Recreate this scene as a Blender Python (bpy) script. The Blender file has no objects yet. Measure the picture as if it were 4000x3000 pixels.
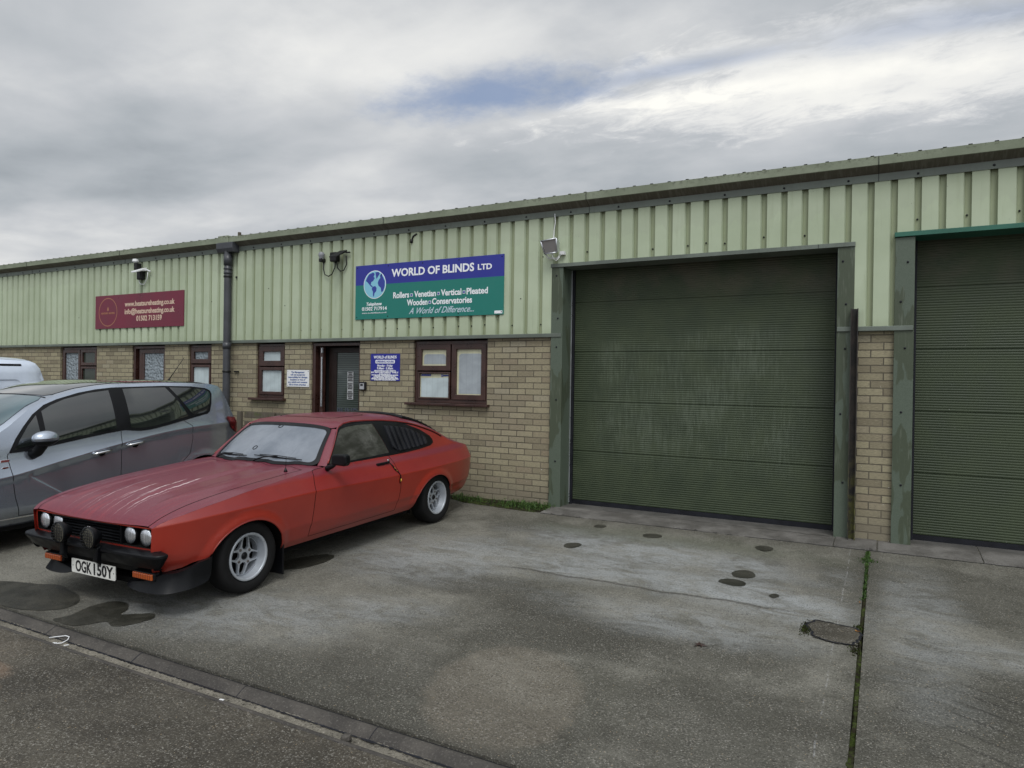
import bpy, bmesh, math, random
from mathutils import Vector, Matrix
from mathutils.geometry import delaunay_2d_cdt
random.seed(7)
scene = bpy.context.scene
COL = scene.collection
R = math.radians

# ---------------------------------------------------------------- camera
cam_d = bpy.data.cameras.new("camera"); cam = bpy.data.objects.new("camera", cam_d); COL.objects.link(cam)
cam_d.sensor_width = 36.0; cam_d.lens = 24.356; cam_d.clip_start = 0.05; cam_d.clip_end = 2000
cx = Vector((0.88138, 0.47216, 0.01521)); cz = Vector((0.47218, -0.88150, 0.00261))
cx.normalize(); cz.normalize(); cy = cz.cross(cx)
cam.matrix_world = Matrix(((cx.x, cy.x, cz.x, 0.0), (cx.y, cy.y, cz.y, -7.706), (cx.z, cy.z, cz.z, 1.507), (0, 0, 0, 1)))
scene.camera = cam
scene.view_settings.view_transform = 'Standard'; scene.view_settings.look = 'None'
scene.view_settings.gamma = 1.0; scene.view_settings.exposure = 0.0

# ---------------------------------------------------------------- node helper
class NT:
    def __init__(s, tree): s.t = tree; s.n = tree.nodes; s.l = tree.links
    def node(s, typ, **kw):
        n = s.n.new(typ)
        for k, v in kw.items():
            if k.startswith('_'): continue
            setattr(n, k, v)
        return n
    def put(s, sock, v):
        if hasattr(v, 'is_output'): s.l.new(v, sock)
        elif v is not None:
            if sock.type == 'RGBA' and not hasattr(v, '__len__'): v = (v, v, v, 1)
            elif sock.type == 'RGBA' and len(v) == 3: v = (*v, 1)
            sock.default_value = v
    def m(s, op, a, b=None, c=None, clamp=False):
        n = s.node('ShaderNodeMath', operation=op, use_clamp=clamp)
        s.put(n.inputs[0], a)
        if b is not None: s.put(n.inputs[1], b)
        if c is not None: s.put(n.inputs[2], c)
        return n.outputs[0]
    def mix(s, f, a, b, mode='MIX'):
        n = s.node('ShaderNodeMix', data_type='RGBA', blend_type=mode)
        s.put(n.inputs[0], f); s.put(n.inputs[6], a); s.put(n.inputs[7], b)
        return n.outputs[2]
    def noise(s, vec, scale, detail=4, rough=.55, dist=0, w=None):
        n = s.node('ShaderNodeTexNoise')
        s.put(n.inputs['Vector'], vec); n.inputs['Scale'].default_value = scale
        n.inputs['Detail'].default_value = detail; n.inputs['Roughness'].default_value = rough
        n.inputs['Distortion'].default_value = dist
        return n.outputs[0]
    def vor(s, vec, scale, feat='F1', out=0, rnd=1):
        n = s.node('ShaderNodeTexVoronoi', feature=feat); s.put(n.inputs['Vector'], vec)
        n.inputs['Scale'].default_value = scale; n.inputs['Randomness'].default_value = rnd
        return n.outputs[out]
    def ramp(s, f, pts, ease='LINEAR'):
        n = s.node('ShaderNodeValToRGB'); cr = n.color_ramp; cr.interpolation = ease
        while len(cr.elements) < len(pts): cr.elements.new(.5)
        for e, (p_, c) in zip(cr.elements, pts):
            e.position = p_; e.color = (c, c, c, 1) if not hasattr(c, '__len__') else (*c, 1)[:4]
        s.put(n.inputs[0], f); return n.outputs[0]
    def step(s, v, a, b, lo=0., hi=1.):   # smooth map range
        n = s.node('ShaderNodeMapRange', interpolation_type='SMOOTHSTEP')
        s.put(n.inputs[0], v); s.put(n.inputs[1], a); s.put(n.inputs[2], b); s.put(n.inputs[3], lo); s.put(n.inputs[4], hi)
        return n.outputs[0]
    def mapping(s, vec, scale=(1, 1, 1), rot=(0, 0, 0), loc=(0, 0, 0)):
        n = s.node('ShaderNodeMapping'); s.put(n.inputs[0], vec)
        n.inputs['Location'].default_value = loc; n.inputs['Rotation'].default_value = rot; n.inputs['Scale'].default_value = scale
        return n.outputs[0]
    def sep(s, vec):
        n = s.node('ShaderNodeSeparateXYZ'); s.put(n.inputs[0], vec); return n.outputs
    def comb(s, x, y, z):
        n = s.node('ShaderNodeCombineXYZ')
        for i, v in enumerate((x, y, z)): s.put(n.inputs[i], v)
        return n.outputs[0]
    def bump(s, h, strength=.3, dist=.01, nrm=None):
        n = s.node('ShaderNodeBump'); s.put(n.inputs['Height'], h); n.inputs['Strength'].default_value = strength
        n.inputs['Distance'].default_value = dist
        if nrm is not None: s.put(n.inputs['Normal'], nrm)
        return n.outputs[0]
    def ell(s, X, Y, x0, y0, rx, ry, soft=.3, rot=0, wob=None):
        # 1 inside a (rotated) ellipse, fading over soft
        c_, s_ = math.cos(rot), math.sin(rot)
        dx = s.m('SUBTRACT', X, x0); dy = s.m('SUBTRACT', Y, y0)
        a = s.m('DIVIDE', s.m('ADD', s.m('MULTIPLY', dx, c_), s.m('MULTIPLY', dy, s_)), rx)
        b = s.m('DIVIDE', s.m('SUBTRACT', s.m('MULTIPLY', dy, c_), s.m('MULTIPLY', dx, s_)), ry)
        d = s.m('SQRT', s.m('ADD', s.m('MULTIPLY', a, a), s.m('MULTIPLY', b, b)))
        if wob is not None: d = s.m('ADD', d, wob)
        return s.step(d, 1 - soft, 1 + soft, 1., 0.)

# ---------------------------------------------------------------- sky
SUN_EL, SUN_AZ = R(56), R(148)      # azimuth measured from +Y clockwise
world = bpy.data.worlds.new("World"); scene.world = world; world.use_nodes = True
W = NT(world.node_tree); world.node_tree.nodes.clear()
tc = W.node('ShaderNodeTexCoord')
dx, dy, dz = W.sep(tc.outputs['Generated'])
zc_ = W.m('ADD', W.m('MAXIMUM', dz, 0.0), .12)
U = W.m('DIVIDE', dx, zc_); V = W.m('DIVIDE', dy, zc_)
uv = W.comb(U, V, 0)
sky = W.node('ShaderNodeTexSky', sky_type='NISHITA', sun_disc=False)
sky.sun_elevation = SUN_EL; sky.sun_rotation = SUN_AZ; sky.air_density = 1.0; sky.dust_density = 1.5
skyc = W.mix(.45, W.mix(1, sky.outputs[0], (0.12, 0.12, 0.125), 'MULTIPLY'), (.30, .38, .56))
wob = W.m('MULTIPLY', W.m('SUBTRACT', W.noise(uv, 3.2, 6, .58), .5), 1.7)
wob2 = W.m('MULTIPLY', W.m('SUBTRACT', W.noise(uv, 9.0, 6, .65), .5), 1.6)
wob3 = W.m('MULTIPLY', W.m('SUBTRACT', W.noise(W.mapping(uv, (1, 1.8, 1), (0, 0, .2)), 6.0, 8, .7, .5), .5), 3.2)
wobs = W.m('ADD', wob, wob2); wobx = W.m('ADD', wob, wob3)
gap = W.ell(U, V, -.92, 1.59, .27, .095, .75, .22, wobs)
gap2 = W.ell(U, V, -.45, 1.68, .26, .030, .95, .05, wobx)
gap3 = W.ell(U, V, .13, 1.72, .26, .045, .95, .08, wobx)
gap = W.m('MAXIMUM', gap, W.m('MAXIMUM', W.m('MULTIPLY', gap2, .6), W.m('MULTIPLY', gap3, .5)))
# cloud tone
n1 = W.noise(W.mapping(uv, (1, 1.3, 1), (0, 0, .35)), 1.0, 3, .45, .2)
n2 = W.noise(W.mapping(uv, (1.0, 1.6, 1), (0, 0, .35), (3, 1, 0)), 2.2, 5, .48, .3)
n3 = W.noise(uv, 11.0, 6, .6, .2)
tone = W.m('ADD', W.m('MULTIPLY', n1, .60), W.m('ADD', W.m('MULTIPLY', n2, .35), W.m('MULTIPLY', n3, .05)))
tone = W.m('ADD', .125, W.m('MULTIPLY', tone, .77))
# bright bank along the lower edge of the gap and towards the right
bank = W.ell(U, V, .0, 1.90, .62, .20, .6, .10, wobx)
bank2 = W.ell(U, V, -.95, 1.32, .55, .16, .8, .3, wob)
bank3 = W.ell(U, V, -.35, 1.84, .55, .05, .8, .12, wobs)
tone = W.m('ADD', tone, W.m('ADD', W.m('MULTIPLY', bank, .17), W.m('ADD', W.m('MULTIPLY', bank2, .16), W.m('ADD', W.m('MULTIPLY', bank3, .11), W.m('MULTIPLY', W.ell(U, V, -3.6, 1.75, .8, .35, .8, 0, wob), .10)))))
lowdk = W.ell(U, V, -.05, 2.45, 1.2, .35, .5, .05, wob)
tone = W.m('SUBTRACT', tone, W.m('MULTIPLY', lowdk, .08))
leftdk = W.step(U, -1.1, -2.0, 0., 1.)
tone = W.m('SUBTRACT', tone, W.m('MULTIPLY', leftdk, .035))
cloud = W.ramp(tone, [(.32, (.265, .295, .325)), (.43, (.395, .425, .455)), (.52, (.51, .53, .555)), (.66, (.72, .725, .72)), (.80, (.92, .91, .86))])
# sky overhead and behind the photographer is brighter (the veiled sun is there)
sunv = Vector((math.sin(SUN_AZ) * math.cos(SUN_EL), math.cos(SUN_AZ) * math.cos(SUN_EL), math.sin(SUN_EL)))
dp = W.node('ShaderNodeVectorMath', operation='DOT_PRODUCT'); W.put(dp.inputs[0], tc.outputs['Generated']); dp.inputs[1].default_value = sunv
glow = W.step(dp.outputs['Value'], .35, 1.0, 1.10, 2.6)
cl = W.node('ShaderNodeVectorMath', operation='SCALE'); W.put(cl.inputs[0], cloud); W.put(cl.inputs['Scale'], glow)
colr = W.mix(W.m('MULTIPLY', gap, .82), cl.outputs[0], skyc)
bg = W.node('ShaderNodeBackground'); W.put(bg.inputs[0], colr); bg.inputs[1].default_value = 1.0
wo = W.node('ShaderNodeOutputWorld'); W.l.new(bg.outputs[0], wo.inputs[0])
try: world.cycles.sampling_method = 'MANUAL'; world.cycles.sample_map_resolution = 512
except Exception: pass

sun_d = bpy.data.lights.new("sun", 'SUN'); sun_d.energy = 1.4; sun_d.angle = R(22); sun_d.color = (1, .985, .95)
sun = bpy.data.objects.new("sun", sun_d); COL.objects.link(sun)
sun.rotation_euler = (-sunv).to_track_quat('-Z', 'Y').to_euler(); sun.location = (8, -10, 14)

# ---------------------------------------------------------------- object helpers
def link(o, parent=None):
    COL.objects.link(o)
    if parent is not None: o.parent = parent
    return o
def tag(o, label=None, cat=None, group=None, kind=None):
    if label: o['label'] = label
    if cat: o['category'] = cat
    if group: o['group'] = group
    if kind: o['kind'] = kind
    return o
def thing(name, label, cat, loc=(0, 0, 0), group=None):
    o = bpy.data.objects.new(name, None); o.empty_display_size = .2; link(o); o.location = loc
    return tag(o, label, cat, group)

class MB:
    def __init__(s): s.v = []; s.f = []; s.mi = []; s.sm = []; s.cur = 0; s.smooth = False
    def add(s, vs, fs):
        b = len(s.v); s.v += [tuple(v) for v in vs]
        for f in fs: s.f.append([b + i for i in f]); s.mi.append(s.cur); s.sm.append(s.smooth)
        return s
    def box(s, x0, x1, y0, y1, z0, z1):
        v = [(x, y, z) for x in (x0, x1) for y in (y0, y1) for z in (z0, z1)]
        return s.add(v, [(0, 1, 3, 2), (4, 6, 7, 5), (0, 4, 5, 1), (2, 3, 7, 6), (0, 2, 6, 4), (1, 5, 7, 3)])
    def prism(s, poly, a, b, axis='x'):
        # poly: 2D points; extruded along axis from a to b
        def P(p, t):
            return {'x': (t, p[0], p[1]), 'y': (p[0], t, p[1]), 'z': (p[0], p[1], t)}[axis]
        n = len(poly); v = [P(p, a) for p in poly] + [P(p, b) for p in poly]
        f = [(i, (i + 1) % n, n + (i + 1) % n, n + i) for i in range(n)] + [tuple(range(n))[::-1], tuple(range(n, 2 * n))]
        return s.add(v, f)
    def tube(s, pts, r, n=8, cap=True):
        pts = [Vector(q) for q in pts]; rs = r if hasattr(r, '__len__') else [r] * len(pts)
        vs = []; up = None
        for i, q in enumerate(pts):
            t = (pts[min(i + 1, len(pts) - 1)] - pts[max(i - 1, 0)]).normalized()
            if up is None or abs(up.dot(t)) > .95: up = Vector((0, 0, 1)) if abs(t.z) < .9 else Vector((1, 0, 0))
            a = t.cross(up).normalized(); b = a.cross(t).normalized(); up = b
            for k in range(n):
                w = 2 * math.pi * k / n; vs.append(q + (a * math.cos(w) + b * math.sin(w)) * rs[i])
        fs = [(i * n + k, i * n + (k + 1) % n, (i + 1) * n + (k + 1) % n, (i + 1) * n + k) for i in range(len(pts) - 1) for k in range(n)]
        if cap: fs += [tuple(range(n))[::-1], tuple(range((len(pts) - 1) * n, len(pts) * n))]
        sm = s.smooth; s.smooth = True; s.add(vs, fs); s.smooth = sm; return s
    def lathe(s, prof, c=(0, 0, 0), ax=(0, 0, 1), n=32, closed=False):
        # prof: (r, h) along axis ax from centre c
        c = Vector(c); ax = Vector(ax).normalized(); e = Vector((0, 0, 1)) if abs(ax.z) < .9 else Vector((1, 0, 0))
        a = ax.cross(e).normalized(); b = ax.cross(a).normalized()
        vs = []
        for r, h in prof:
            for k in range(n):
                w = 2 * math.pi * k / n; vs.append(c + ax * h + (a * math.cos(w) + b * math.sin(w)) * max(r, 1e-4))
        m = len(prof)
        fs = [(i * n + k, i * n + (k + 1) % n, ((i + 1) % m) * n + (k + 1) % n, ((i + 1) % m) * n + k) for i in range(m if closed else m - 1) for k in range(n)]
        s.add(vs, fs); return s
    def grid(s, rows):
        m = len(rows[0]); v = [q for r_ in rows for q in r_]
        return s.add(v, [(i * m + j, i * m + j + 1, (i + 1) * m + j + 1, (i + 1) * m + j) for i in range(len(rows) - 1) for j in range(m - 1)])
    def build(s, name, mats, parent=None, bevel=0, angle=None, recalc=True, weld=False):
        me = bpy.data.meshes.new(name); me.from_pydata(s.v, [], s.f)
        if not isinstance(mats, (list, tuple)): mats = [mats]
        for m_ in mats: me.materials.append(m_)
        me.polygons.foreach_set('material_index', s.mi); me.polygons.foreach_set('use_smooth', [bool(q) or angle is not None for q in s.sm])
        bm = bmesh.new(); bm.from_mesh(me)
        if weld: bmesh.ops.remove_doubles(bm, verts=bm.verts, dist=weld)
        if recalc: bmesh.ops.recalc_face_normals(bm, faces=bm.faces)
        if angle is not None:
            for e in bm.edges: e.smooth = len(e.link_faces) == 2 and e.calc_face_angle(0) < R(angle)
        bm.to_mesh(me); bm.free(); me.update()
        o = bpy.data.objects.new(name, me); link(o, parent)
        if bevel:
            b = o.modifiers.new('bevel', 'BEVEL'); b.width = bevel; b.segments = 2; b.limit_method = 'ANGLE'; b.angle_limit = R(40)
        return o
def boxes(name, mat, parent, *bs, bevel=0):
    m = MB()
    for b in bs: m.box(*b)
    return m.build(name, mat, parent, bevel=bevel)

def text_mesh(s, size, loc, mb_list, bold=0.0, shear=0.0, sx=1.0, align='LEFT', face='-y', depth=.001, width=None, rot=None, res=3):
    """letters of s as geometry appended to mb_list (an MB); loc is the baseline start (or centre)"""
    cu = bpy.data.curves.new('t', 'FONT'); cu.body = s; cu.size = size; cu.offset = bold; cu.shear = shear
    cu.align_x = align; cu.resolution_u = res; cu.extrude = depth
    o = bpy.data.objects.new('t', cu); me = bpy.data.meshes.new_from_object(o)
    vs = [v.co.copy() for v in me.vertices]; fs = [tuple(q.vertices) for q in me.polygons]
    if width and vs:
        x0 = min(v.x for v in vs); x1 = max(v.x for v in vs); k = width / (x1 - x0)
        if align == 'LEFT':
            for v in vs: v.x = (v.x - x0) * k
        else:
            for v in vs: v.x = (v.x - (x0 + x1) / 2) * k
    out = []
    for v in vs:
        x, y, z = v.x * (sx if not width else 1), v.y, v.z
        if rot is None: out.append((loc[0] + x, loc[1] - z, loc[2] + y))
        else: out.append(Vector(loc) + rot @ Vector((x, y, z)))
    mb_list.add(out, fs)
    bpy.data.objects.remove(o); bpy.data.curves.remove(cu); bpy.data.meshes.remove(me)

# ---------------------------------------------------------------- materials
def mat(name, fn=None, col=(.5, .5, .5), rough=.6, metal=0., spec=.5, coat=0., coat_r=.1, emit=None):
    m = bpy.data.materials.new(name); m.use_nodes = True
    T = NT(m.node_tree); b = m.node_tree.nodes['Principled BSDF']
    b.inputs['Base Color'].default_value = (*col, 1); b.inputs['Roughness'].default_value = rough
    b.inputs['Metallic'].default_value = metal; b.inputs['Specular IOR Level'].default_value = spec
    b.inputs['Coat Weight'].default_value = coat; b.inputs['Coat Roughness'].default_value = coat_r
    T.b = b; T.obj = T.node('ShaderNodeTexCoord').outputs['Object'] if fn else None
    if fn: fn(T)
    return m
def worn(name, col, rough=.6, var=.25, sc=3, spec=.4, metal=0, bump=.15, streak=0, dirt=(.12, .11, .09), coat=0.):
    """painted or plain surface with uneven tone, fine grain and optional run-down streaks"""
    def fn(T):
        n = T.noise(T.obj, sc, 6, .6); g = T.noise(T.obj, sc * 30, 3, .6)
        c = T.mix(T.step(n, .35, .7), tuple(x * (1 - var) for x in col), tuple(min(1, x * (1 + var * .6)) for x in col))
        if streak:
            s_ = T.noise(T.mapping(T.obj, (14, 14, .7)), 2, 5, .6)
            c = T.mix(T.m('MULTIPLY', T.step(s_, .52, .72), streak), c, dirt)
        c = T.mix(T.m('MULTIPLY', T.m('SUBTRACT', g, .5), .35), c, (1, 1, 1), 'ADD') if False else c
        T.put(T.b.inputs['Base Color'], c)
        T.put(T.b.inputs['Roughness'], T.step(n, .3, .7, max(0, rough - .1), min(1, rough + .12)))
        T.put(T.b.inputs['Normal'], T.bump(g, bump, .003))
    return mat(name, fn, col, rough, metal, spec, coat)

def f_brick(T):
    sx, sy, sz = T.sep(T.obj)
    v = T.comb(T.m('ADD', sx, T.m('MULTIPLY', sy, 1.0)), sz, 0)
    # bricks
    b = T.node('ShaderNodeTexBrick'); T.put(b.inputs['Vector'], v)
    b.inputs['Scale'].default_value = 1; b.inputs['Mortar Size'].default_value = .0058; b.inputs['Mortar Smooth'].default_value = .25
    b.inputs['Brick Width'].default_value = .225; b.inputs['Row Height'].default_value = .0751; b.inputs['Bias'].default_value = 0
    b.inputs['Color1'].default_value = (0, 0, 0, 1); b.inputs['Color2'].default_value = (1, 1, 1, 1); b.inputs['Mortar'].default_value = (.5, .5, .5, 1)
    b.offset = .5
    t = T.m('MULTIPLY', b.outputs['Color'], 1.0)
    base = T.ramp(t, [(0, (.17, .145, .098)), (.25, (.25, .22, .145)), (.5, (.34, .305, .20)), (.72, (.29, .26, .17)), (.88, (.235, .19, .13)), (1, (.35, .325, .235))])
    wire = T.noise(T.mapping(T.obj, (9, 9, 55)), 3.2, 5, .7)
    flk = T.noise(T.obj, 60, 4, .7)
    c = T.mix(T.step(wire, .48, .66, 0, .75), base, (.11, .095, .068))
    c = T.mix(T.step(wire, .48, .30, 0, .4), c, (.58, .50, .36))
    c = T.mix(T.step(flk, .62, .75, 0, .5), c, (.10, .08, .065))
    big = T.noise(T.obj, 1.3, 5, .6)
    c = T.mix(T.step(big, .45, .75, 0, .4), c, (.22, .19, .15))
    # grime near the ground and under the trim, a few pale specks
    zz = T.m('ADD', sz, T.m('MULTIPLY', T.m('SUBTRACT', big, .5), .5))
    c = T.mix(T.step(zz, .42, .0, 0, .55), c, (.13, .115, .10))
    sp = T.step(T.noise(T.obj, 24, 2, .5), .735, .76, 0, .8)
    c = T.mix(sp, c, (.75, .73, .68))
    c = T.mix(.25, c, (.30, .27, .19)); c = T.mix(b.outputs['Fac'], c, T.mix(T.step(big, .4, .6), (.15, .132, .10), (.085, .075, .058)))
    T.put(T.b.inputs['Base Color'], c)
    h = T.m('ADD', T.m('MULTIPLY', T.m('SUBTRACT', 1, b.outputs['Fac']), 1.0), T.m('MULTIPLY', wire, .45))
    T.put(T.b.inputs['Normal'], T.bump(h, .8, .007))
    T.b.inputs['Roughness'].default_value = .9
M_brick = mat('buff_brick', f_brick, spec=.2)

def f_clad(T):
    sx, sy, sz = T.sep(T.obj)
    n = T.noise(T.obj, .9, 5, .6); st = T.noise(T.mapping(T.obj, (10, 2, .5)), 2, 6, .62)
    c = T.mix(T.step(n, .35, .7), (.375, .435, .305), (.455, .52, .38))
    wn = T.node('ShaderNodeTexWhiteNoise', noise_dimensions='1D'); T.put(wn.inputs['W'], T.m('FLOOR', T.m('ADD', sx, .12)))
    c = T.mix(T.m('MULTIPLY', wn.outputs['Value'], .13), c, (.30, .34, .22))
    lap = T.step(T.m('ABSOLUTE', T.m('SUBTRACT', T.m('FRACT', T.m('ADD', sx, .12)), .5)), .494, .498, 0, .35)
    c = T.mix(lap, c, (.16, .18, .10))
    c = T.mix(T.step(st, .55, .78, 0, .42), c, (.27, .31, .19))
    # scalloped algae line hanging below the gutter
    wob = T.m('MULTIPLY', T.m('SUBTRACT', T.noise(T.comb(sx, 0, 0), 5.5, 3, .6), .5), .55)
    top = T.step(T.m('ADD', sz, wob), 3.23, 3.27, 0, .22)
    c = T.mix(top, c, (.33, .355, .28))
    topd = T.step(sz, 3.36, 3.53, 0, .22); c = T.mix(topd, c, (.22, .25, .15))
    low = T.step(T.m('ADD', sz, T.m('MULTIPLY', st, .25)), 2.36, 2.16, 0, .35)
    c = T.mix(low, c, (.25, .29, .17))
    # valleys hold green dirt, deepened to paint in the shade between crowns
    val = T.step(sy, -.020, -.006, 0, .6); c = T.mix(val, c, (.23, .255, .14))
    spk = T.step(T.noise(T.mapping(T.obj, (1, 1, 1)), 45, 2, .5), .74, .77, 0, .6); c = T.mix(spk, c, (.1, .11, .08))
    T.put(T.b.inputs['Base Color'], c); T.b.inputs['Roughness'].default_value = .55
    T.put(T.b.inputs['Normal'], T.bump(T.noise(T.obj, 2.5, 3), .08, .02))
M_clad = mat('pale_green_steel', f_clad, spec=.35)

def f_gut(T):
    sx, sy, sz = T.sep(T.obj)
    n = T.noise(T.obj, 2.2, 6, .65); st = T.noise(T.mapping(T.obj, (12, 1, 3)), 3, 5, .7)
    c = T.mix(T.step(n, .35, .7), (.185, .21, .15), (.26, .29, .215))
    gr = T.step(T.m('ADD', T.m('MULTIPLY', T.noise(T.obj, 26, 5, .75), .7), T.m('MULTIPLY', n, .3)), .50, .60, 0, .85)
    near = T.step(sz, 3.69, 3.745)
    c = T.mix(T.m('MULTIPLY', gr, T.m('ADD', T.m('MULTIPLY', near, .7), .15)), c, (.05, .05, .035))
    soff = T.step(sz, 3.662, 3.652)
    dk = T.mix(T.step(st, .45, .65), (.105, .097, .076), (.155, .145, .118))  # darker soffit tone: shade of the downward face painted into the gutter colour
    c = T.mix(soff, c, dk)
    T.put(T.b.inputs['Base Color'], c); T.b.inputs['Roughness'].default_value = .7
M_gut = mat('gutter_grp', f_gut, spec=.25)
M_roof = worn('roof_sheet', (.22, .22, .2), .8, .3, 2)
M_trim = worn('grey_green_flashing', (.135, .158, .135), .5, .22, 2.2, .45, streak=.25, dirt=(.09, .10, .065))
def f_jamb(T):
    n = T.noise(T.mapping(T.obj, (3.0, 3.0, .8)), 1.6, 3, .5, .3)
    st = T.noise(T.mapping(T.obj, (30, 30, 2.2)), 1.4, 4, .6)
    g = T.noise(T.obj, 160, 2, .6)
    c = T.mix(T.step(g, .3, .7), (.075, .098, .072), (.10, .125, .095))
    tide = T.step(n, .53, .545, 0, .75)
    c = T.mix(tide, c, (.05, .062, .035))
    c = T.mix(T.m('MULTIPLY', tide, T.step(st, .55, .68, 0, .6)), c, (.16, .18, .14))
    T.put(T.b.inputs['Base Color'], c); T.b.inputs['Roughness'].default_value = .5
M_jamb = mat('jamb_flashing', f_jamb, spec=.4)
M_teal = worn('teal_flashing', (.03, .125, .088), .45, .15, 3)
def f_shut(T):
    sx, sy, sz = T.sep(T.obj)
    g = T.noise(T.obj, 3, 5, .6)
    c = T.mix(T.step(g, .3, .7), (.031, .044, .023), (.045, .060, .031))
    # dried salt bloom where rain splashes, hanging in short vertical runs
    rn = T.m('ADD', T.m('MULTIPLY', T.noise(T.mapping(T.obj, (26, 1, 2.6)), 2.0, 4, .65), .6), T.m('MULTIPLY', T.noise(T.obj, 2.2, 4, .6), .42))
    env = T.m('MULTIPLY', T.step(sz, .35, .9), T.step(T.m('ADD', sz, T.m('MULTIPLY', T.noise(T.obj, 1.4, 3), .5)), 2.45, 2.2))
    fx = T.m('MULTIPLY', T.step(sx, -3.3, -2.9), T.step(sx, -.55, -.95))
    bl = T.m('MULTIPLY', T.m('MULTIPLY', env, fx), T.step(rn, .44, .70, 0.04, .34))
    c = T.mix(bl, c, (.16, .19, .145))
    sp = T.step(T.noise(T.obj, 50, 2, .5), .76, .79, 0, .5); c = T.mix(sp, c, (.3, .3, .28))
    ru = T.m('MULTIPLY', T.step(sz, 2.35, 2.75, 0, .5), T.step(T.noise(T.obj, 2.6, 4), .4, .7))
    c = T.mix(ru, c, (.10, .085, .06))
    T.put(T.b.inputs['Base Color'], c); T.put(T.b.inputs['Roughness'], T.step(g, .3, .7, .45, .62))
M_shut = mat('ribbed_door_green', f_shut, spec=.35)
M_seal = worn('black_rubber_seal', (.010, .011, .016), .6, .3, 8, .3)
M_dark = worn('dark_interior', (.012, .012, .012), .9, .2, 3)
M_brown = worn('mahogany_upvc', (.050, .022, .017), .32, .3, 5, .5, bump=.25, coat=.15)
M_black = worn('black_plastic', (.010, .010, .011), .5, .3, 6, .35)
M_pipe = worn('grey_pvc', (.055, .058, .066), .4, .2, 4)
def f_wood(T):
    g = T.noise(T.mapping(T.obj, (20, 20, 2)), 3, 5, .7)
    c = T.mix(g, (.05, .042, .03), (.17, .15, .12)); m_ = T.step(T.noise(T.obj, 6, 4), .5, .65, 0, .6)
    T.put(T.b.inputs['Base Color'], T.mix(m_, c, (.09, .11, .04))); T.b.inputs['Roughness'].default_value = .9
    T.put(T.b.inputs['Normal'], T.bump(g, .4, .004))
M_wood = mat('weathered_wood', f_wood, spec=.2)
def f_rust(T):
    n = T.noise(T.obj, 9, 6, .7); sz = T.sep(T.obj)[2]
    c = T.mix(T.step(n, .35, .65), (.020, .019, .018), (.042, .034, .029))
    c = T.mix(T.m('MULTIPLY', T.step(sz, 1.1, .2), T.step(n, .42, .6, 0, .9)), c, (.10, .10, .025))
    T.put(T.b.inputs['Base Color'], c); T.b.inputs['Roughness'].default_value = .85; T.put(T.b.inputs['Normal'], T.bump(n, .6, .006))
M_rust = mat('rusty_steel', f_rust)
M_white = worn('white_plastic', (.72, .73, .74), .4, .06, 4)
M_alu = worn('silver_alloy', (.58, .60, .63), .32, .1, 6, .5, metal=.75, bump=.05)
M_chrome = mat('chrome', None, (.75, .76, .78), .12, 1.0)
M_glass_fl = mat('lamp_glass', None, (.25, .26, .25), .12, 0, .6, .6)
def pane_mat(name, col, rough=.08, var=.15):
    def fn(T):
        n = T.noise(T.mapping(T.obj, (1, 1, 1.6)), 2.6, 5, .6, .6); sl = T.m('SINE', T.m('MULTIPLY', T.sep(T.obj)[0], 2 * math.pi / .09))
        c_ = T.mix(T.step(n, .3, .7), tuple(x * (1 - var * 1.6) for x in col), col)
        T.put(T.b.inputs['Base Color'], T.mix(T.step(sl, .80, 1.0, 0, .22), c_, tuple(x * .6 for x in col)))
        T.put(T.b.inputs['Roughness'], T.step(n, .3, .7, rough, rough + .08))
    return mat(name, fn, col, rough, 0, .5)
M_frost = pane_mat('blind_behind_glass', (.50, .58, .60))
M_cream = pane_mat('cream_blind_behind_glass', (.62, .61, .42))
M_pane_refl = pane_mat('painted_pane_reflection', (.36, .40, .43))  # grey-blue reflection of van and sky, given as a pane colour
M_dkglass = pane_mat('dark_pane', (.035, .045, .035), .04)
def f_obsc(T):
    v = T.vor(T.mapping(T.obj, (26, 1, 26)), 1, 'SMOOTH_F1')
    T.put(T.b.inputs['Base Color'], T.mix(T.step(v, .2, .6), (.25, .29, .32), (.20, .235, .26))); T.put(T.b.inputs['Normal'], T.bump(v, .9, .03))
M_obsc = mat('obscure_glass', f_obsc, rough=.08)
def f_dglass(T):
    sz = T.sep(T.obj)[2]
    w = T.m('SINE', T.m('MULTIPLY', sz, 2 * math.pi / .032))
    T.put(T.b.inputs['Base Color'], T.mix(T.step(w, -.2, .6), (.036, .045, .040), (.070, .085, .077)))
M_dglass = mat('door_glass_with_blind', f_dglass, rough=.06)
M_ink_w = mat('white_lettering', None, (.80, .82, .85), .5)
M_ink_b = mat('blue_lettering', None, (.03, .05, .30), .5)
M_ink_k = mat('black_lettering', None, (.01, .01, .012), .5)
# ================================================================ building
def gz(y):
    G = [(-30, -.19), (-5.4, -.19), (-4.2, -.16), (-1.7, -.08), (-.6, -.045), (0, 0), (9, 0)]
    if y <= -30: return -.19
    if y >= 0: return 0.
    for (a, b), (c, d) in zip(G, G[1:]):
        if a <= y <= c: return b + (d - b) * (y - a) / (c - a)
XL, XR = -34.0, 24.0
D1 = (-3.425, -.42)       # clear opening of the first roller door
D2 = (.25, 3.24)
D3 = (6.6, 9.6)
B = thing('industrial_unit', 'low terrace of buff brick and pale green ribbed steel business units with grey gutter', 'building', (-4, 0, 0))
B.location = (0, 0, 0)
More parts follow.
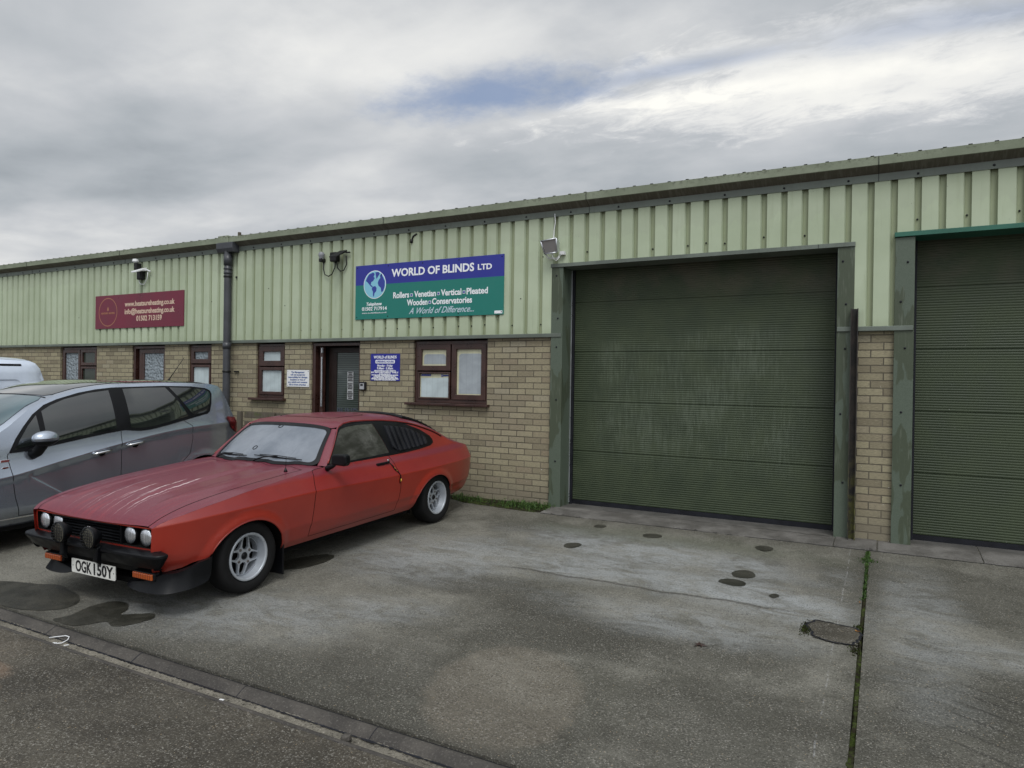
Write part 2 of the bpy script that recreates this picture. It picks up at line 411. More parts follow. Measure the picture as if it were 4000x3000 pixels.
# openings in the brickwork: (x0, x1, z0)
OPEN = [(-14.07, -12.89, .62), (-11.83, -10.93, 0.), (-10.32, -9.74, .62), (-8.70, -8.08, 1.205), (-7.53, -6.60, 0.), (-5.66, -4.49, 1.215), (-21.5, -20.3, .62), (-18.4, -17.5, 0)]
TOPZ = 2.066
segs = []
xs = [XL]
for a, b, z in sorted(OPEN): xs += [a, b]
xs.append(-3.50)
zs = {(a, b): z for a, b, z in OPEN}
def brickbox(x0, x1, z0, z1): WM[-1].box(x0, x1, 0, .22, z0, z1)
WM = [MB()]
for i in range(len(xs) - 1):
    a, b = xs[i], xs[i + 1]
    if (a, b) in zs:
        if zs[(a, b)] > 0: brickbox(a, b, -.3, zs[(a, b)])
    else: brickbox(a, b, -.3, TOPZ)
for a_, b_ in ((-.25, .12), (3.35, 6.45), (9.75, XR)): WM.append(MB()); brickbox(a_, b_, -.3, TOPZ)
for q_ in WM: q_.build('brick_wall', M_brick, B)

# cladding: crown 0.135 wide, pitch 0.2
def clad(mb, x0, x1, z0, z1):
    k0 = math.floor((x0 - .1) / .2) - 1; pts = []
    k = k0
    while .1 + .2 * k < x1 + .2:
        s = .1 + .2 * k
        pts += [(s, -.036), (s + .134, -.036), (s + .150, 0.004), (s + .196, 0.004)]
        k += 1
    out = []
    for (xa, ya), (xb, yb) in zip(pts, pts[1:]):
        for t in (x0, x1):
            if xa < t < xb: out.append((t, ya + (yb - ya) * (t - xa) / (xb - xa)))
        if x0 <= xb <= x1: out.append((xb, yb))
    out.sort(key=lambda q: q[0])
    n = len(out); o = -.006
    mb.add([(x, y + o, z0) for x, y in out] + [(x, y + o, z1) for x, y in out], [(i, i + 1, n + i + 1, n + i) for i in range(n - 1)])
m = MB()
clad(m, XL, -3.56, 2.10, 3.60)
clad(m, -3.56, -.29, 2.945, 3.60)
clad(m, -.29, .09, 2.10, 3.60)
clad(m, .09, 3.40, 3.005, 3.60); clad(m, 3.40, 6.45, 2.10, 3.60); clad(m, 6.45, 9.75, 2.95, 3.60); clad(m, 9.75, XR, 2.10, 3.60)
m.build('wall_cladding', M_clad, B, recalc=False)
boxes('backing_wall', M_dark, B, (XL, -3.56, .03, .2, 2.07, 3.62), (-3.56, XR, .03, .2, 3.02, 3.62), (-.25, .10, .03, .2, 2.07, 3.0), (3.4, 6.45, .03, .2, 2.07, 3.0), (9.75, XR, .03, .2, 2.07, 3.0))
# screws of the cladding: dark heads in the valleys
m = MB(); m.smooth = True
rr = random.Random(3)
def screw(x, y, z, r=.0095):
    m.lathe([(r, 0), (r, .004), (r * .6, .008), (0, .009)], (x, y, z), (0, -1, 0), 8)
k = -90
while .1 + .2 * k < 4:
    x = .1 + .2 * k + .166
    if x < -3.6 and k % 2 == 0 or (x < -3.6 and rr.random() < .3): screw(x, -.006, 2.235 + rr.uniform(-.012, .012))
    if -3.5 < x < -.3 and rr.random() < .5: screw(x, -.006, 3.06 + rr.uniform(-.015, .02))
    if x > .1 and k % 2 == 0: screw(x, -.006, 3.13)
    if k % 3 == 0 and x < 3: screw(x, -.052, 3.56, .011)
    k += 1
for x, z in [(-5.9, 3.0), (-9.7, 2.75), (-8.4, 2.9), (-8.05, 2.62), (-13.4, 2.6), (-12.1, 3.4), (-4.0, 2.55), (-3.7, 3.05)]: screw(x, -.04, z, .008)
for x in (-3.50, -.345, .165):
    for z in (.55, 1.25, 1.95, 2.32, 2.75): screw(x + rr.uniform(-.03, .03), -.047, z + rr.uniform(-.06, .06), .011)
m.build('fixing_screw', M_seal, B, recalc=False)
# base trim
m = MB()
for a, b in ((XL, -3.44), (-.415, .245), (3.2, 6.6), (9.6, XR)):
    y = -.056 if a == XL else -.062
    m.prism([(y, 2.066), (y + .004, 2.062), (.02, 2.062), (.02, 2.112), (y + .012, 2.110), (y, 2.104)], a, b, 'x')
m.build('base_trim', M_trim, B)
m = MB()
for x in (-33, -28.5, -24, -19.5, -15.2, -10.7, -6.2): m.box(x, x + .003, -.058, -.05, 2.064, 2.108)
m.build('trim_joint', M_seal, B)
# eaves gutter
m = MB()
prof = [(-.046, 3.530), (-.046, 3.602), (-.150, 3.655), (-.156, 3.660), (-.160, 3.742), (-.135, 3.748), (-.13, 3.68), (.0, 3.63), (.05, 3.63), (.05, 3.53)]
m.prism(prof, XL, -9.36, 'x'); m.prism(prof, -9.20, XR, 'x')
m.build('eaves_gutter', M_gut, B)
boxes('gutter_flange', M_trim, B, (XL, XR, -.050, -.0465, 3.526, 3.598))
m = MB()
for x in (-30, -27, -24, -21, -18, -15, -12, -6.09, -3.10, -.07, 2.95, 5.9, 8.9, 12, 15, 18):
    m.box(x, x + .004, -.0535, -.049, 3.526, 3.60); m.add([(x, -.05, 3.6035), (x + .005, -.05, 3.6035), (x + .005, -.1615, 3.658), (x, -.1615, 3.658)], [(0, 1, 2, 3)])
    m.box(x, x + .005, -.163, -.159, 3.658, 3.744)
m.build('gutter_joint', M_seal, B)
m = MB()
m.prism([(-.05, 3.60), (-.175, 3.655), (-.178, 3.765), (.02, 3.765), (.02, 3.6)], -9.405, -9.175, 'x')
m.build('gutter_outlet', M_gut, B, bevel=.006)
# roof, corrugated near the eaves, rib ends showing over the gutter
m = MB(); ys = [-.125, 2.5, 7.5, 15]
pts = []
k = -170
while .1 + .2 * k < XR:
    s = .1 + .2 * k
    if s > XL: pts += [(s, 0), (s + .15, 0), (s + .16, .026), (s + .19, .026)]
    k += 1
m.grid([[(x, y, 3.735 + .09 * (y + .125) + z) for x, z in pts] for y in ys])
m.build('roof', M_roof, B, recalc=False)
boxes('rear_wall', M_dark, B, (XL, XR, 15, 15.2, -.3, 5.1), (XL - .2, XL, 0, 15, -.3, 3.7), (XR, XR + .2, 0, 15, -.3, 3.7))
m = MB(); m.box(-9.135, -9.10, -.02, .02, 3.76, 3.84); m.build('roof_vent_stub', M_wood, B)
# roller door surrounds
def jamb(x0, x1, z1, name='door_jamb'):
    return boxes(name, M_jamb, B, (x0, x1, -.046, .24, -.02, z1), bevel=.003)
jamb(-3.577, -3.425, 2.908); jamb(-.42, -.265, 2.945); jamb(.085, .252, 2.962); jamb(3.24, 3.40, 2.962); jamb(6.45, 6.6, 2.9); jamb(9.6, 9.75, 2.9)
boxes('door_header', M_trim, B, (-3.585, -.262, -.062, .24, 2.908, 2.951), bevel=.002)
boxes('door_header', M_teal, B, (.078, 3.42, -.068, .24, 2.966, 3.010), bevel=.002)
boxes('door_header', M_trim, B, (6.44, 9.76, -.062, .24, 2.908, 2.951))
boxes('door_header_joint', M_seal, B, (-.600, -.596, -.0635, -.06, 2.909, 2.950))
def roller(x0, x1, yl, ztop, zb=.055):
    m = MB(); ph = .6125; z = zb; rows = []
    prof = []
    while z < ztop + .1:
        n = 24; s_ = (ph - .012) / n
        for i in range(n):
            z0 = z + .006 + i * s_
            prof += [(0, z0), (-.003, z0 + s_ * .25), (-.003, z0 + s_ * .62), (0, z0 + s_ * .86)]
        prof += [(.0, z + ph - .006), (.006, z + ph - .004), (.006, z + ph + .004), (0, z + ph + .006)]
        z += ph
    xs_ = [x0, x1]
    m.grid([[(x, yl + y, z_) for x in xs_] for y, z_ in prof if z_ < ztop + .05])
    o = m.build('sectional_door', M_shut, B, recalc=False)
    boxes('bottom_seal', M_seal, o, (x0, x1, yl - .012, yl + .03, -.004, zb + .004))
    boxes('guide_rail', M_seal, o, (x0 - .002, x0 + .03, yl - .05, yl - .006, 0, ztop), bevel=.003)
    boxes('guide_rail', M_seal, o, (x1 - .03, x1 + .002, yl - .05, yl - .006, 0, ztop), bevel=.003)
    return o
roller(-3.425, -.42, .285, 2.95); roller(.25, 3.24, .255, 3.0); roller(6.6, 9.6, .28, 2.95)
boxes('guide_edge', M_alu, B, (-3.424, -3.414, .215, .222, .03, 2.9))

def ringbox(mb, x0, x1, z0, z1, g, y0, y1, gb=None):
    gb = g if gb is None else gb
    o = [(x0, z0), (x1, z0), (x1, z1), (x0, z1)]; i_ = [(x0 + g, z0 + gb), (x1 - g, z0 + gb), (x1 - g, z1 - g), (x0 + g, z1 - g)]
    v = [(x, y, z) for y in (y0, y1) for x, z in o] + [(x, y, z) for y in (y0, y1) for x, z in i_]
    f = []
    for k in range(4):
        n = (k + 1) % 4
        f += [(k, n, 8 + n, 8 + k), (4 + k, 12 + k, 12 + n, 4 + n), (k, 4 + k, 4 + n, n), (8 + k, 8 + n, 12 + n, 12 + k)]
    mb.add(v, f)

# windows
def window(x0, x1, z0, z1, cells, mats, yf=.035, sill=True, label=None):
    """cells: list of (x0,x1,z0,z1, sash?) openings; frame fills the rest"""
    fr = MB(); d = .07
    F = .048
    ringbox(fr, x0, x1, z0, z1, F, yf, yf + d)
    w = fr.build('window', M_brown, B, bevel=.004)
    if label: w['label'] = label
    for (cx0, cx1, cz0, cz1, g), mt in zip(cells, mats):
        s_ = MB()
        # sash ring from cell edge inward g
        ringbox(s_, cx0, cx1, cz0, cz1, g, yf - .014, yf + .05)
        s_.build('sash', M_brown, w, bevel=.006)
        boxes('pane', mt, w, (cx0 + g - .004, cx1 - g + .004, yf + .018, yf + .026, cz0 + g - .004, cz1 - g + .004))
    if sill: boxes('window_sill', M_brown, w, (x0 - .095, x1 + .04, -.075, yf + .01, z0 - .035, z0), bevel=.006)
    return w
# big window right of the entrance
wE = window(-5.66, -4.49, 1.215, 2.045, [(-5.615, -5.075, 1.645, 2.0, .07), (-5.60, -5.08, 1.262, 1.63, .024), (-5.055, -4.53, 1.262, 2.0, .07)], [M_cream, M_cream, M_cream])
def rounded(x0, x1, z0, z1, r, corners=(1, 1, 1, 1), n=6):
    pts = []
    for (cx_, cz_, a0, on) in ((x1 - r, z1 - r, 0, corners[0]), (x0 + r, z1 - r, 90, corners[1]), (x0 + r, z0 + r, 180, corners[2]), (x1 - r, z0 + r, 270, corners[3])):
        if on:
            for i in range(n + 1):
                w_ = R(a0 + 90 * i / n); pts.append((cx_ + r * math.cos(w_), cz_ + r * math.sin(w_)))
        else: pts.append((cx_ + (r if a0 in (0, 270) else -r), cz_ + (r if a0 in (0, 90) else -r)))
    return pts
for a in ((-5.52, -5.165, 1.735, 1.87), (-4.955, -4.60, 1.345, 1.875)):
    m = MB(); m.prism(rounded(*a, .05, (1, 1, 0, 0)), .0505, .052, 'y'); m.build('pane_reflection', M_pane_refl, wE)  # rounded panels draw a van and sky reflection on the panes
m = MB(); m.prism([(-5.565, 1.29), (-5.115, 1.29), (-5.115, 1.555), (-5.565, 1.545)], .0505, .052, 'y'); m.build('pane_reflection', M_frost, wE)
m = MB(); m.box(-5.56, -5.40, .049, .0505, 1.575, 1.60); m.box(-5.235, -5.205, .049, .0505, 1.563, 1.60); m.box(-5.20, -5.11, .049, .0505, 1.572, 1.592)
m.build('window_sticker', mat('sticker_blue', None, (.03, .05, .25), .5), wE)
m = MB(); text_mesh('f', .036, (-5.226, .0485, 1.568), m, bold=.001); m.build('sticker_lettering', M_ink_w, wE)
# small window with two sashes beside the white notice
window(-8.70, -8.08, 1.205, 2.045, [(-8.665, -8.115, 1.70, 2.01, .085), (-8.655, -8.125, 1.255, 1.685, .05)], [M_frost, M_frost])
# windows and door of the left unit
window(-10.32, -9.74, .62, 2.045, [(-10.28, -9.78, 1.74, 2.01, .075), (-10.27, -9.79, .68, 1.72, .04)], [M_obsc, M_frost])
window(-14.07, -12.89, .62, 2.045, [(-14.02, -13.46, .68, 2.0, .06), (-13.44, -12.94, 1.70, 2.0, .055), (-13.44, -12.94, .68, 1.68, .04)], [M_obsc, M_dkglass, M_dkglass])
window(-21.5, -20.3, .62, 2.045, [(-21.45, -20.9, .68, 2.0, .06), (-20.88, -20.35, .68, 2.0, .055)], [M_frost, M_dkglass])
def side_door(x0, x1, glass, open_=False):
    fr = MB(); F = .06
    fr.box(x0, x0 + F, .02, .13, 0, 2.045); fr.box(x1 - F * .6, x1, .02, .13, 0, 2.045); fr.box(x0 + F, x1 - F * .6, .02, .13, 2.0, 2.045)
    d = fr.build('entrance_door', M_brown, B, bevel=.004)
    return d
d = side_door(-11.83, -10.93, M_obsc)
m = MB(); ringbox(m, -11.70, -10.965, .01, 1.99, .07, .05, .1, .49); m.box(-11.635, -11.57, .053, .097, .48, 1.92)
m.build('door_leaf', M_brown, d, bevel=.006)
boxes('pane', M_obsc, d, (-11.575, -10.995, .07, .08, .49, 1.915))
d2 = side_door(-18.4, -17.5, M_obsc); boxes('door_leaf', M_brown, d2, (-18.33, -17.54, .05, .1, .01, 1.99), bevel=.006)
# own entrance: frame, leaf standing slightly open inwards
d = side_door(-7.53, -6.60, M_dglass)
leaf = MB()
leaf.box(-7.42, -7.36, .06, .12, .01, 1.99); leaf.build('frame_post', M_brown, d, bevel=.004)
boxes('door_recess', M_dark, d, (-7.47, -6.63, .25, .26, .0, 2.05), (-7.53, -7.50, .13, .26, 0, 2.05), (-6.63, -6.60, .13, .26, 0, 2.05), (-7.53, -6.60, .13, .26, 2.03, 2.06))
leaf = MB(); yl = .165
ringbox(leaf, -7.335, -6.645, .01, 1.985, .08, yl, yl + .05, .84); leaf.box(-7.262, -7.19, yl + .003, yl + .047, .80, 1.91)
lf_ = leaf.build('door_leaf', worn('shaded_mahogany_leaf', (.022, .013, .011), .45, .25, 5, .3), d, bevel=.006)  # darkened copy of the mahogany: recess shade put into the leaf colour
boxes('pane', M_dglass, lf_, (-7.195, -6.68, yl + .018, yl + .026, .845, 1.91))
boxes('door_pull', M_alu, lf_, (-7.372, -7.352, .03, .05, 1.10, 1.84), (-7.372, -7.352, .03, .062, 1.90, 1.97), bevel=.004)
m = MB(); m.box(-6.985, -6.87, yl + .010, yl + .013, 1.215, 1.625); nt = m.build('door_notice', worn('grey_notice_paper', (.38, .39, .40), .6, .1, 5), lf_)
m = MB(); r_ = random.Random(5)
for i in range(17):
    z = 1.605 - i * .0235
    if i in (6, 11): continue
    text_mesh(''.join(r_.choice('HMNEXWOIB') for _ in range(r_.randint(6, 9))), .018, (-6.928, yl + .0085, z), m, bold=.0012, align='CENTER', width=r_.uniform(.07, .1), res=1)
m.build('notice_lettering', M_ink_k, lf_)
m = MB(); text_mesh('BLINDS', .16, (-6.94, yl + .012, .975), m, bold=.004, align='CENTER', width=.47); m.build('glass_lettering', mat('glass_ink', None, (.05, .06, .08), .5), lf_)
# downpipe with hopper
m = MB(); m.smooth = False
hop = [(-.19, 3.655), (-.19, 3.56), (-.16, 3.50), (-.045, 3.50), (-.03, 3.655)]
m.prism(hop, -9.435, -9.06, 'x')
hp = m.build('downpipe', M_pipe, B, bevel=.012)
m = MB()
m.tube([(-9.235, -.115, 3.52), (-9.235, -.115, 3.0), (-9.235, -.115, 1.5), (-9.235, -.115, -.02)], .057, 16)
m.tube([(-9.235, -.115, 3.47), (-9.235, -.115, 3.30)], .067, 16); m.tube([(-9.235, -.115, 3.255), (-9.235, -.115, 3.235)], .067, 16); m.tube([(-9.235, -.115, 3.20), (-9.235, -.115, 3.16)], .064, 16)
m.tube([(-9.235, -.115, 2.07), (-9.235, -.115, 1.97)], .065, 16)
m.build('pipe', M_pipe, hp, recalc=False)
m = MB()
for z in (3.12, 1.61): m.tube([(-9.235, -.115, z - .015), (-9.235, -.115, z + .015)], .065, 16); m.box(-9.17, -9.07, -.03, -.012, z - .012, z + .012)
m.build('pipe_bracket', M_black, hp, recalc=False)

# ---------------------------------------------------------------- rusty angle post
p_ = MB(); p_.box(-.292, -.285, -.125, -.062, -.02, 2.283); p_.box(-.285, -.225, -.069, -.062, -.02, 2.283); p_.box(-.232, -.225, -.125, -.069, -.02, 2.283)
tag(p_.build('steel_post', M_rust), 'rusty mossy steel channel post standing against the brick pier between the two big doors', 'post')

# ---------------------------------------------------------------- signs
def f_enamel(c1, c2, var=.12):
    def fn(T):
        sz = T.sep(T.obj)[2]; n = T.noise(T.obj, 5, 5, .6)
        c = T.mix(T.m('GREATER_THAN', sz, 0.0), c2, c1)
        T.put(T.b.inputs['Base Color'], T.mix(T.m('MULTIPLY', n, var), c, (.25, .3, .35)))
    return fn
M_sg1 = mat('sign_blue_and_teal', f_enamel((.016, .022, .26), (.004, .17, .135), .05), rough=.35)
def sign(name, label, loc, panel, mat_, th=.012):
    t = thing(name, label, 'sign', loc); x0, x1, z0, z1 = panel
    boxes('sign_panel', mat_, t, (x0, x1, -th, 0, z0, z1), bevel=.001); return t
ys = -.044
S = sign('shop_sign', 'wide blue and teal sign with a globe and white lettering above the entrance', (-6.652, ys, 2.846), (0, 2.415, -.483, .280), M_sg1)
S.rotation_euler = (0, 0, 0)
def line(mb, s_, x0, x1, zb, h, yo=-.0135, **kw):
    text_mesh(s_, h * 1.39, (x0, yo, zb), mb, width=x1 - x0, **kw)
m = MB()
O_ = -6.652; Z_ = 2.846
line(m, 'WORLD OF BLINDS', .64, 1.975, .094, .105, bold=.0042); line(m, 'LTD', 2.03, 2.24, .102, .072, bold=.003)
line(m, 'Rollers', .675, .945, -.205, .082, bold=.003); line(m, 'Venetian', 1.03, 1.385, -.205, .082, bold=.003); line(m, 'Vertical', 1.465, 1.785, -.205, .082, bold=.003); line(m, 'Pleated', 1.865, 2.185, -.205, .082, bold=.003)
line(m, 'Wooden', .91, 1.25, -.315, .082, bold=.003); line(m, 'Conservatories', 1.325, 1.95, -.315, .082, bold=.003)
line(m, 'Telephone', .205, .475, -.292, .046, shear=.25, bold=.0016); line(m, '01502 717914', .125, .565, -.36, .05, bold=.0016)
line(m, 'www.worldofblinds.co.uk', .125, .565, -.405, .022)
m.box(2.285, 2.40, -.0135, -.012, -.47, -.434)
m.build('white_lettering', M_ink_w, S)
m = MB(); line(m, 'A World of Difference...', .945, 1.98, -.432, .085, shear=.5, bold=.001); m.build('script_lettering', mat('pale_script', None, (.5, .6, .68), .5), S)
m = MB()
for x, z in ((.985, -.175), (1.425, -.175), (1.825, -.175), (1.287, -.285)): m.box(x - .02, x + .02, -.0135, -.012, z - .02, z + .02)
m.build('square_bullet', M_ink_w, S)
m = MB()
for x, z in ((.985, -.175), (1.425, -.175), (1.825, -.175), (1.287, -.285)): m.box(x - .014, x + .014, -.0148, -.0137, z - .014, z + .014)
m.build('square_bullet', M_ink_b, S)
# globe
gx, gz_, grx, grz = .347, .0, .197, .198
def disc(mb, y0, y1, rx, rz, n=48): mb.prism([(gx + rx * math.cos(2 * math.pi * i / n), gz_ + rz * math.sin(2 * math.pi * i / n)) for i in range(n)], y1, y0, 'y')
m = MB(); disc(m, -.012, -.0132, grx, grz); G_ = m.build('globe_emblem', M_ink_w, S)
m = MB(); disc(m, -.0132, -.0142, grx - .009, grz - .009); m.build('sea', mat('globe_sea', None, (.22, .52, .66), .4), G_)
lands = [[(-.14, .10), (-.10, .15), (-.03, .17), (.0, .15), (-.02, .11), (.0, .09), (-.03, .05), (-.06, .04), (-.07, .0), (-.05, -.01), (-.03, -.03), (-.06, -.03), (-.10, .01), (-.13, .04), (-.16, .06)],
         [(.01, .17), (.06, .175), (.09, .15), (.05, .10), (.03, .08), (.02, .12)],
         [(-.04, -.03), (.01, -.02), (.035, -.05), (.03, -.09), (.0, -.12), (-.01, -.165), (-.025, -.165), (-.03, -.10), (-.05, -.06)],
         [(.07, .06), (.10, .09), (.09, .12), (.12, .14), (.15, .09), (.178, .04), (.178, -.03), (.15, -.10), (.12, -.11), (.11, -.05), (.07, -.02), (.055, .02)],
         [(.10, .13), (.12, .15), (.13, .13), (.11, .115)]]
m = MB()
for L in lands: m.prism([(gx + a, gz_ + b) for a, b in L], -.0150, -.0142, 'y')
m.build('land', M_ink_b, G_)
# sign fixings
m = MB(); m.smooth = True
for x in (.03, .58, 1.16, 1.74, 2.385):
    for z in (-.45, .25): m.lathe([(.009, 0), (.006, .004), (0, .005)], (x, -.012, z), (0, -1, 0), 8)
m.build('sign_screw', M_seal, S, recalc=False)

M_sg2 = worn('maroon_panel', (.155, .018, .040), .35, .12, 2)
M_gold = mat('cream_lettering', None, (.62, .47, .36), .5); M_gold2 = mat('dull_gold_ink', None, (.36, .16, .09), .5)
S2 = sign('company_sign', 'dark red sign with cream web address and phone number on the left unit', (-12.86, ys, 2.37), (0, 2.485, 0, .605), M_sg2)
m = MB()
text_mesh('www.heatsureheating.co.uk', .125, (.88, -.0135, .385), m, width=1.37, bold=.003)
text_mesh('info@heatsureheating.co.uk', .125, (.88, -.0135, .25), m, width=1.37, bold=.003)
text_mesh('01502 713159', .125, (1.215, -.0135, .12), m, width=.70, bold=.003)
m.build('lettering', M_gold, S2)
m = MB(); n = 48
ring = [[(.385 + (.262 + dr) * math.cos(2 * math.pi * i / n), -.0135, .30 + (.245 + dr) * math.sin(2 * math.pi * i / n)) for i in range(n + 1)] for dr in (0, .014)]
m.grid(ring); text_mesh('HEATSURE  HEATING', .045, (.385, -.0135, .265), m, align='CENTER', width=.40, bold=.0012)
m.prism([(.375, .32), (.36, .345), (.37, .37), (.385, .40), (.405, .365), (.41, .34), (.395, .32)], -.014, -.0125, 'y')
m.build('round_emblem', M_gold2, S2, recalc=False)

S3 = thing('notice_sign', 'small white notice with blue text beside the small window', 'sign', (-8.022, -.002, 1.388))
boxes('sign_panel', M_white, S3, (0, .456, -.008, 0, 0, .254), bevel=.001)
m = MB()
for i, (s_, w_) in enumerate([('The Management', .27), ('will not accept any', .30), ('responsibility for damage,', .40), ('accident or loss of', .31), ('any vehicle and contents', .39), ('left at these premises.', .35)]):
    text_mesh(s_, .034, (.228, -.0095, .210 - i * .0375), m, align='CENTER', width=w_, bold=.0008)
m.build('lettering', mat('faded_blue_ink', None, (.10, .15, .33), .5), S3)
m = MB()
for x in (.02, .436):
    for z in (.02, .234): m.lathe([(.006, 0), (0, .004)], (x, -.008, z), (0, -1, 0), 8)
m.build('sign_screw', M_seal, S3, recalc=False)

S4 = thing('opening_hours_sign', 'square royal blue opening hours sign on brick between door and large window', 'sign', (-6.395, -.002, 1.50))
boxes('sign_panel', worn('royal_blue_panel', (.02, .025, .26), .4, .12, 3), S4, (0, .51, -.008, 0, 0, .377), bevel=.001)
m = MB()
text_mesh('WORLD of BLINDS', .055, (.255, -.0095, .312), m, align='CENTER', width=.40, bold=.0014)
text_mesh('Monday - Friday', .042, (.255, -.0095, .198), m, align='CENTER', width=.27, bold=.001)
text_mesh('9.00am - 5.30pm', .042, (.255, -.0095, .16), m, align='CENTER', width=.28, bold=.001)
for i, (s_, h, w_) in enumerate([('SHOWROOM VISITS', .030, .38), ('BY APPOINTMENT ONLY', .030, .48), ('IF WE ARE OUT', .019, .2), ('PLEASE LEAVE YOUR NAME AND NUMBER', .019, .47), ('OR CALL US ON 01502 717 914', .019, .36), ('TO ARRANGE A TIME TO VISIT US', .019, .40), ('OR BOOK A HOME APPOINTMENT AND', .019, .46), ('WE WILL COME TO YOU AND GIVE YOU', .019, .48), ('A FREE NO OBLIGATION QUOTE', .019, .38)]):
    text_mesh(s_, h, (.255, -.0095, (.128, .106, .087, .073, .059, .045, .031, .018, .005)[i]), m, align='CENTER', width=w_, bold=.0012, res=1)
m.prism(rounded(.085, .425, .242, .292, .014), -.0092, -.0082, 'y')
m.build('lettering', M_ink_w, S4)
m = MB(); text_mesh('OPENING HOURS', .040, (.255, -.0105, .254), m, align='CENTER', width=.31, bold=.0008); m.build('lettering', M_ink_b, S4)

# ---------------------------------------------------------------- small wall fittings
k = thing('key_safe', 'small grey and black key safe box on brick right of the open door', 'key safe', (-6.577, -.002, 1.364))
boxes('housing', M_black, k, (0, .116, -.045, 0, 0, .118), bevel=.014)
boxes('cover', worn('grey_cover', (.35, .36, .38), .4, .1, 5), k, (.018, .098, -.05, -.046, .01, .095), bevel=.006)
boxes('dial_window', M_black, k, (.035, .08, -.053, -.0505, .06, .085), bevel=.004)
def flood_pair():
    t = thing('security_light', 'small black floodlight and photocell joined by looping cable left of the blue sign', 'light', (-7.0, ys, 3.2))
    m = MB(); m.lathe([(.0, .06), (.035, .05), (.047, .02), (.045, 0), (.032, -.03), (.03, -.05), (0, -.055)], (-.262, -.06, .11), (0, 0, 1), 16)
    m.smooth = True
    m.build('sensor', worn('grey_lens', (.25, .26, .28), .3, .1, 5), t, angle=40)
    boxes('sensor_base', M_black, t, (-.29, -.235, -.09, 0, .02, .075), bevel=.008)
    boxes('junction_box', M_black, t, (-.085, .04, -.085, 0, .01, .145), bevel=.014)
    m = MB(); m.prism([(-.25, .03), (-.25, .05), (-.03, .17), (-.03, .14)], .06, .20, 'x'); m.build('lamp_head', M_black, t, bevel=.005)
    m = MB(); m.tube([(.05, -.05, .12), (.12, -.05, .15), (.2, -.04, .13), (.25, -.03, .13)], .012, 8); m.build('arm', M_black, t)
    m = MB()
    m.tube([(-.25 + .0, -.03, .02), (-.25, -.03, -.08), (-.22, -.03, -.16), (-.15, -.03, -.19), (-.08, -.03, -.16), (-.03, -.03, -.07), (-.02, -.03, .02)], .008, 6)
    m.tube([(0, -.03, .02), (.02, -.03, -.08), (.08, -.03, -.13), (.14, -.03, -.12), (.19, -.03, -.04), (.19, -.04, .08)], .008, 6)
    m.build('cable', M_black, t)
    return t
flood_pair()
def flood2():
    t = thing('floodlight', 'square silver floodlight with grey glass at the left corner of the big green door', 'light', (-3.545, ys, 3.06))
    H = MB()
    a = [Vector((-.10, -.20, .145)), Vector((.12, -.20, .165)), Vector((.10, -.13, .0)), Vector((-.075, -.13, -.01))]
    b = [q + Vector((.02, .10, .02)) for q in a]; b = [q + (sum(b, Vector()) / 4 - q) * .35 for q in b]
    H.add(a + b, [(0, 1, 2, 3), (0, 4, 5, 1), (1, 5, 6, 2), (2, 6, 7, 3), (3, 7, 4, 0), (4, 7, 6, 5)])
    H.build('lamp_body', M_alu, t, bevel=.008)
    c_ = sum(a, Vector()) / 4; nrm = (a[1] - a[0]).cross(a[3] - a[0]).normalized()
    if nrm.y > 0: nrm = -nrm
    q = [c_ + (v - c_) * .82 + nrm * .003 for v in a]; G2 = MB(); G2.add(q, [(0, 1, 2, 3)]); G2.build('lamp_glass', M_glass_fl, t)
    fr = MB()
    for i in range(4): fr.tube([c_ + (a[i] - c_) * .93 + nrm * .004, c_ + (a[(i + 1) % 4] - c_) * .93 + nrm * .004], .009, 6)
    fr.build('lamp_rim', M_alu, t)
    br = MB(); br.tube([(-.07, -.12, .0), (-.05, -.06, -.045), (.05, -.04, -.05), (.11, -.03, .0)], .009, 6); br.box(.09, .15, -.05, 0, -.01, .03); br.build('bracket', M_white, t)
    cb = MB(); cb.tube([(.01, -.12, .14), (.0, -.03, .19), (-.005, -.01, .30), (.01, -.01, .40), (.0, -.01, .50)], .006, 6); cb.tube([(.02, -.12, .0), (.03, -.1, -.06), (.06, -.08, -.085), (.09, -.05, -.04)], .006, 6); cb.build('cable', M_white, t)
flood2()
t = thing('security_camera', 'white floodlight with black sensor on cladding above the dark red sign', 'light', (-11.45, ys, 3.2))
m = MB(); m.smooth = True; m.lathe([(0, .05), (.045, .04), (.055, 0), (.04, -.02), (0, -.025)], (-.12, -.09, .32), (0, 0, 1), 14); m.build('sensor_cap', M_white, t, angle=40)
boxes('sensor', M_black, t, (-.13, -.05, -.12, -.02, .17, .29), bevel=.015)
boxes('junction_box', M_black, t, (-.10, .03, -.09, 0, -.0, .16), bevel=.02)
m = MB(); m.prism([(-.22, .10), (-.22, .125), (-.02, .21), (-.02, .17)], -.05, .10, 'x'); m.build('lamp_head', M_white, t, bevel=.006)
m = MB(); m.tube([(.05, -.06, .15), (.15, -.05, .16), (.22, -.04, .13)], .014, 8); m.build('arm', M_white, t)
m = MB(); m.tube([(-.09, -.03, .16), (-.11, -.03, .0), (-.07, -.03, -.07), (.04, -.03, -.08), (.12, -.03, .02), (.15, -.04, .13)], .008, 6); m.build('cable', M_white, t)
m = MB(); m.tube([(-5.60, -.045, 3.50), (-5.66, -.05, 3.47), (-5.68, -.05, 3.42)], .011, 6); m.tube([(-5.68, -.05, 3.43), (-5.69, -.05, 3.38)], .022, 8)
tag(m.build('cable_stub', M_black), 'short black cable end hanging from under the gutter above the blue sign', 'cable')

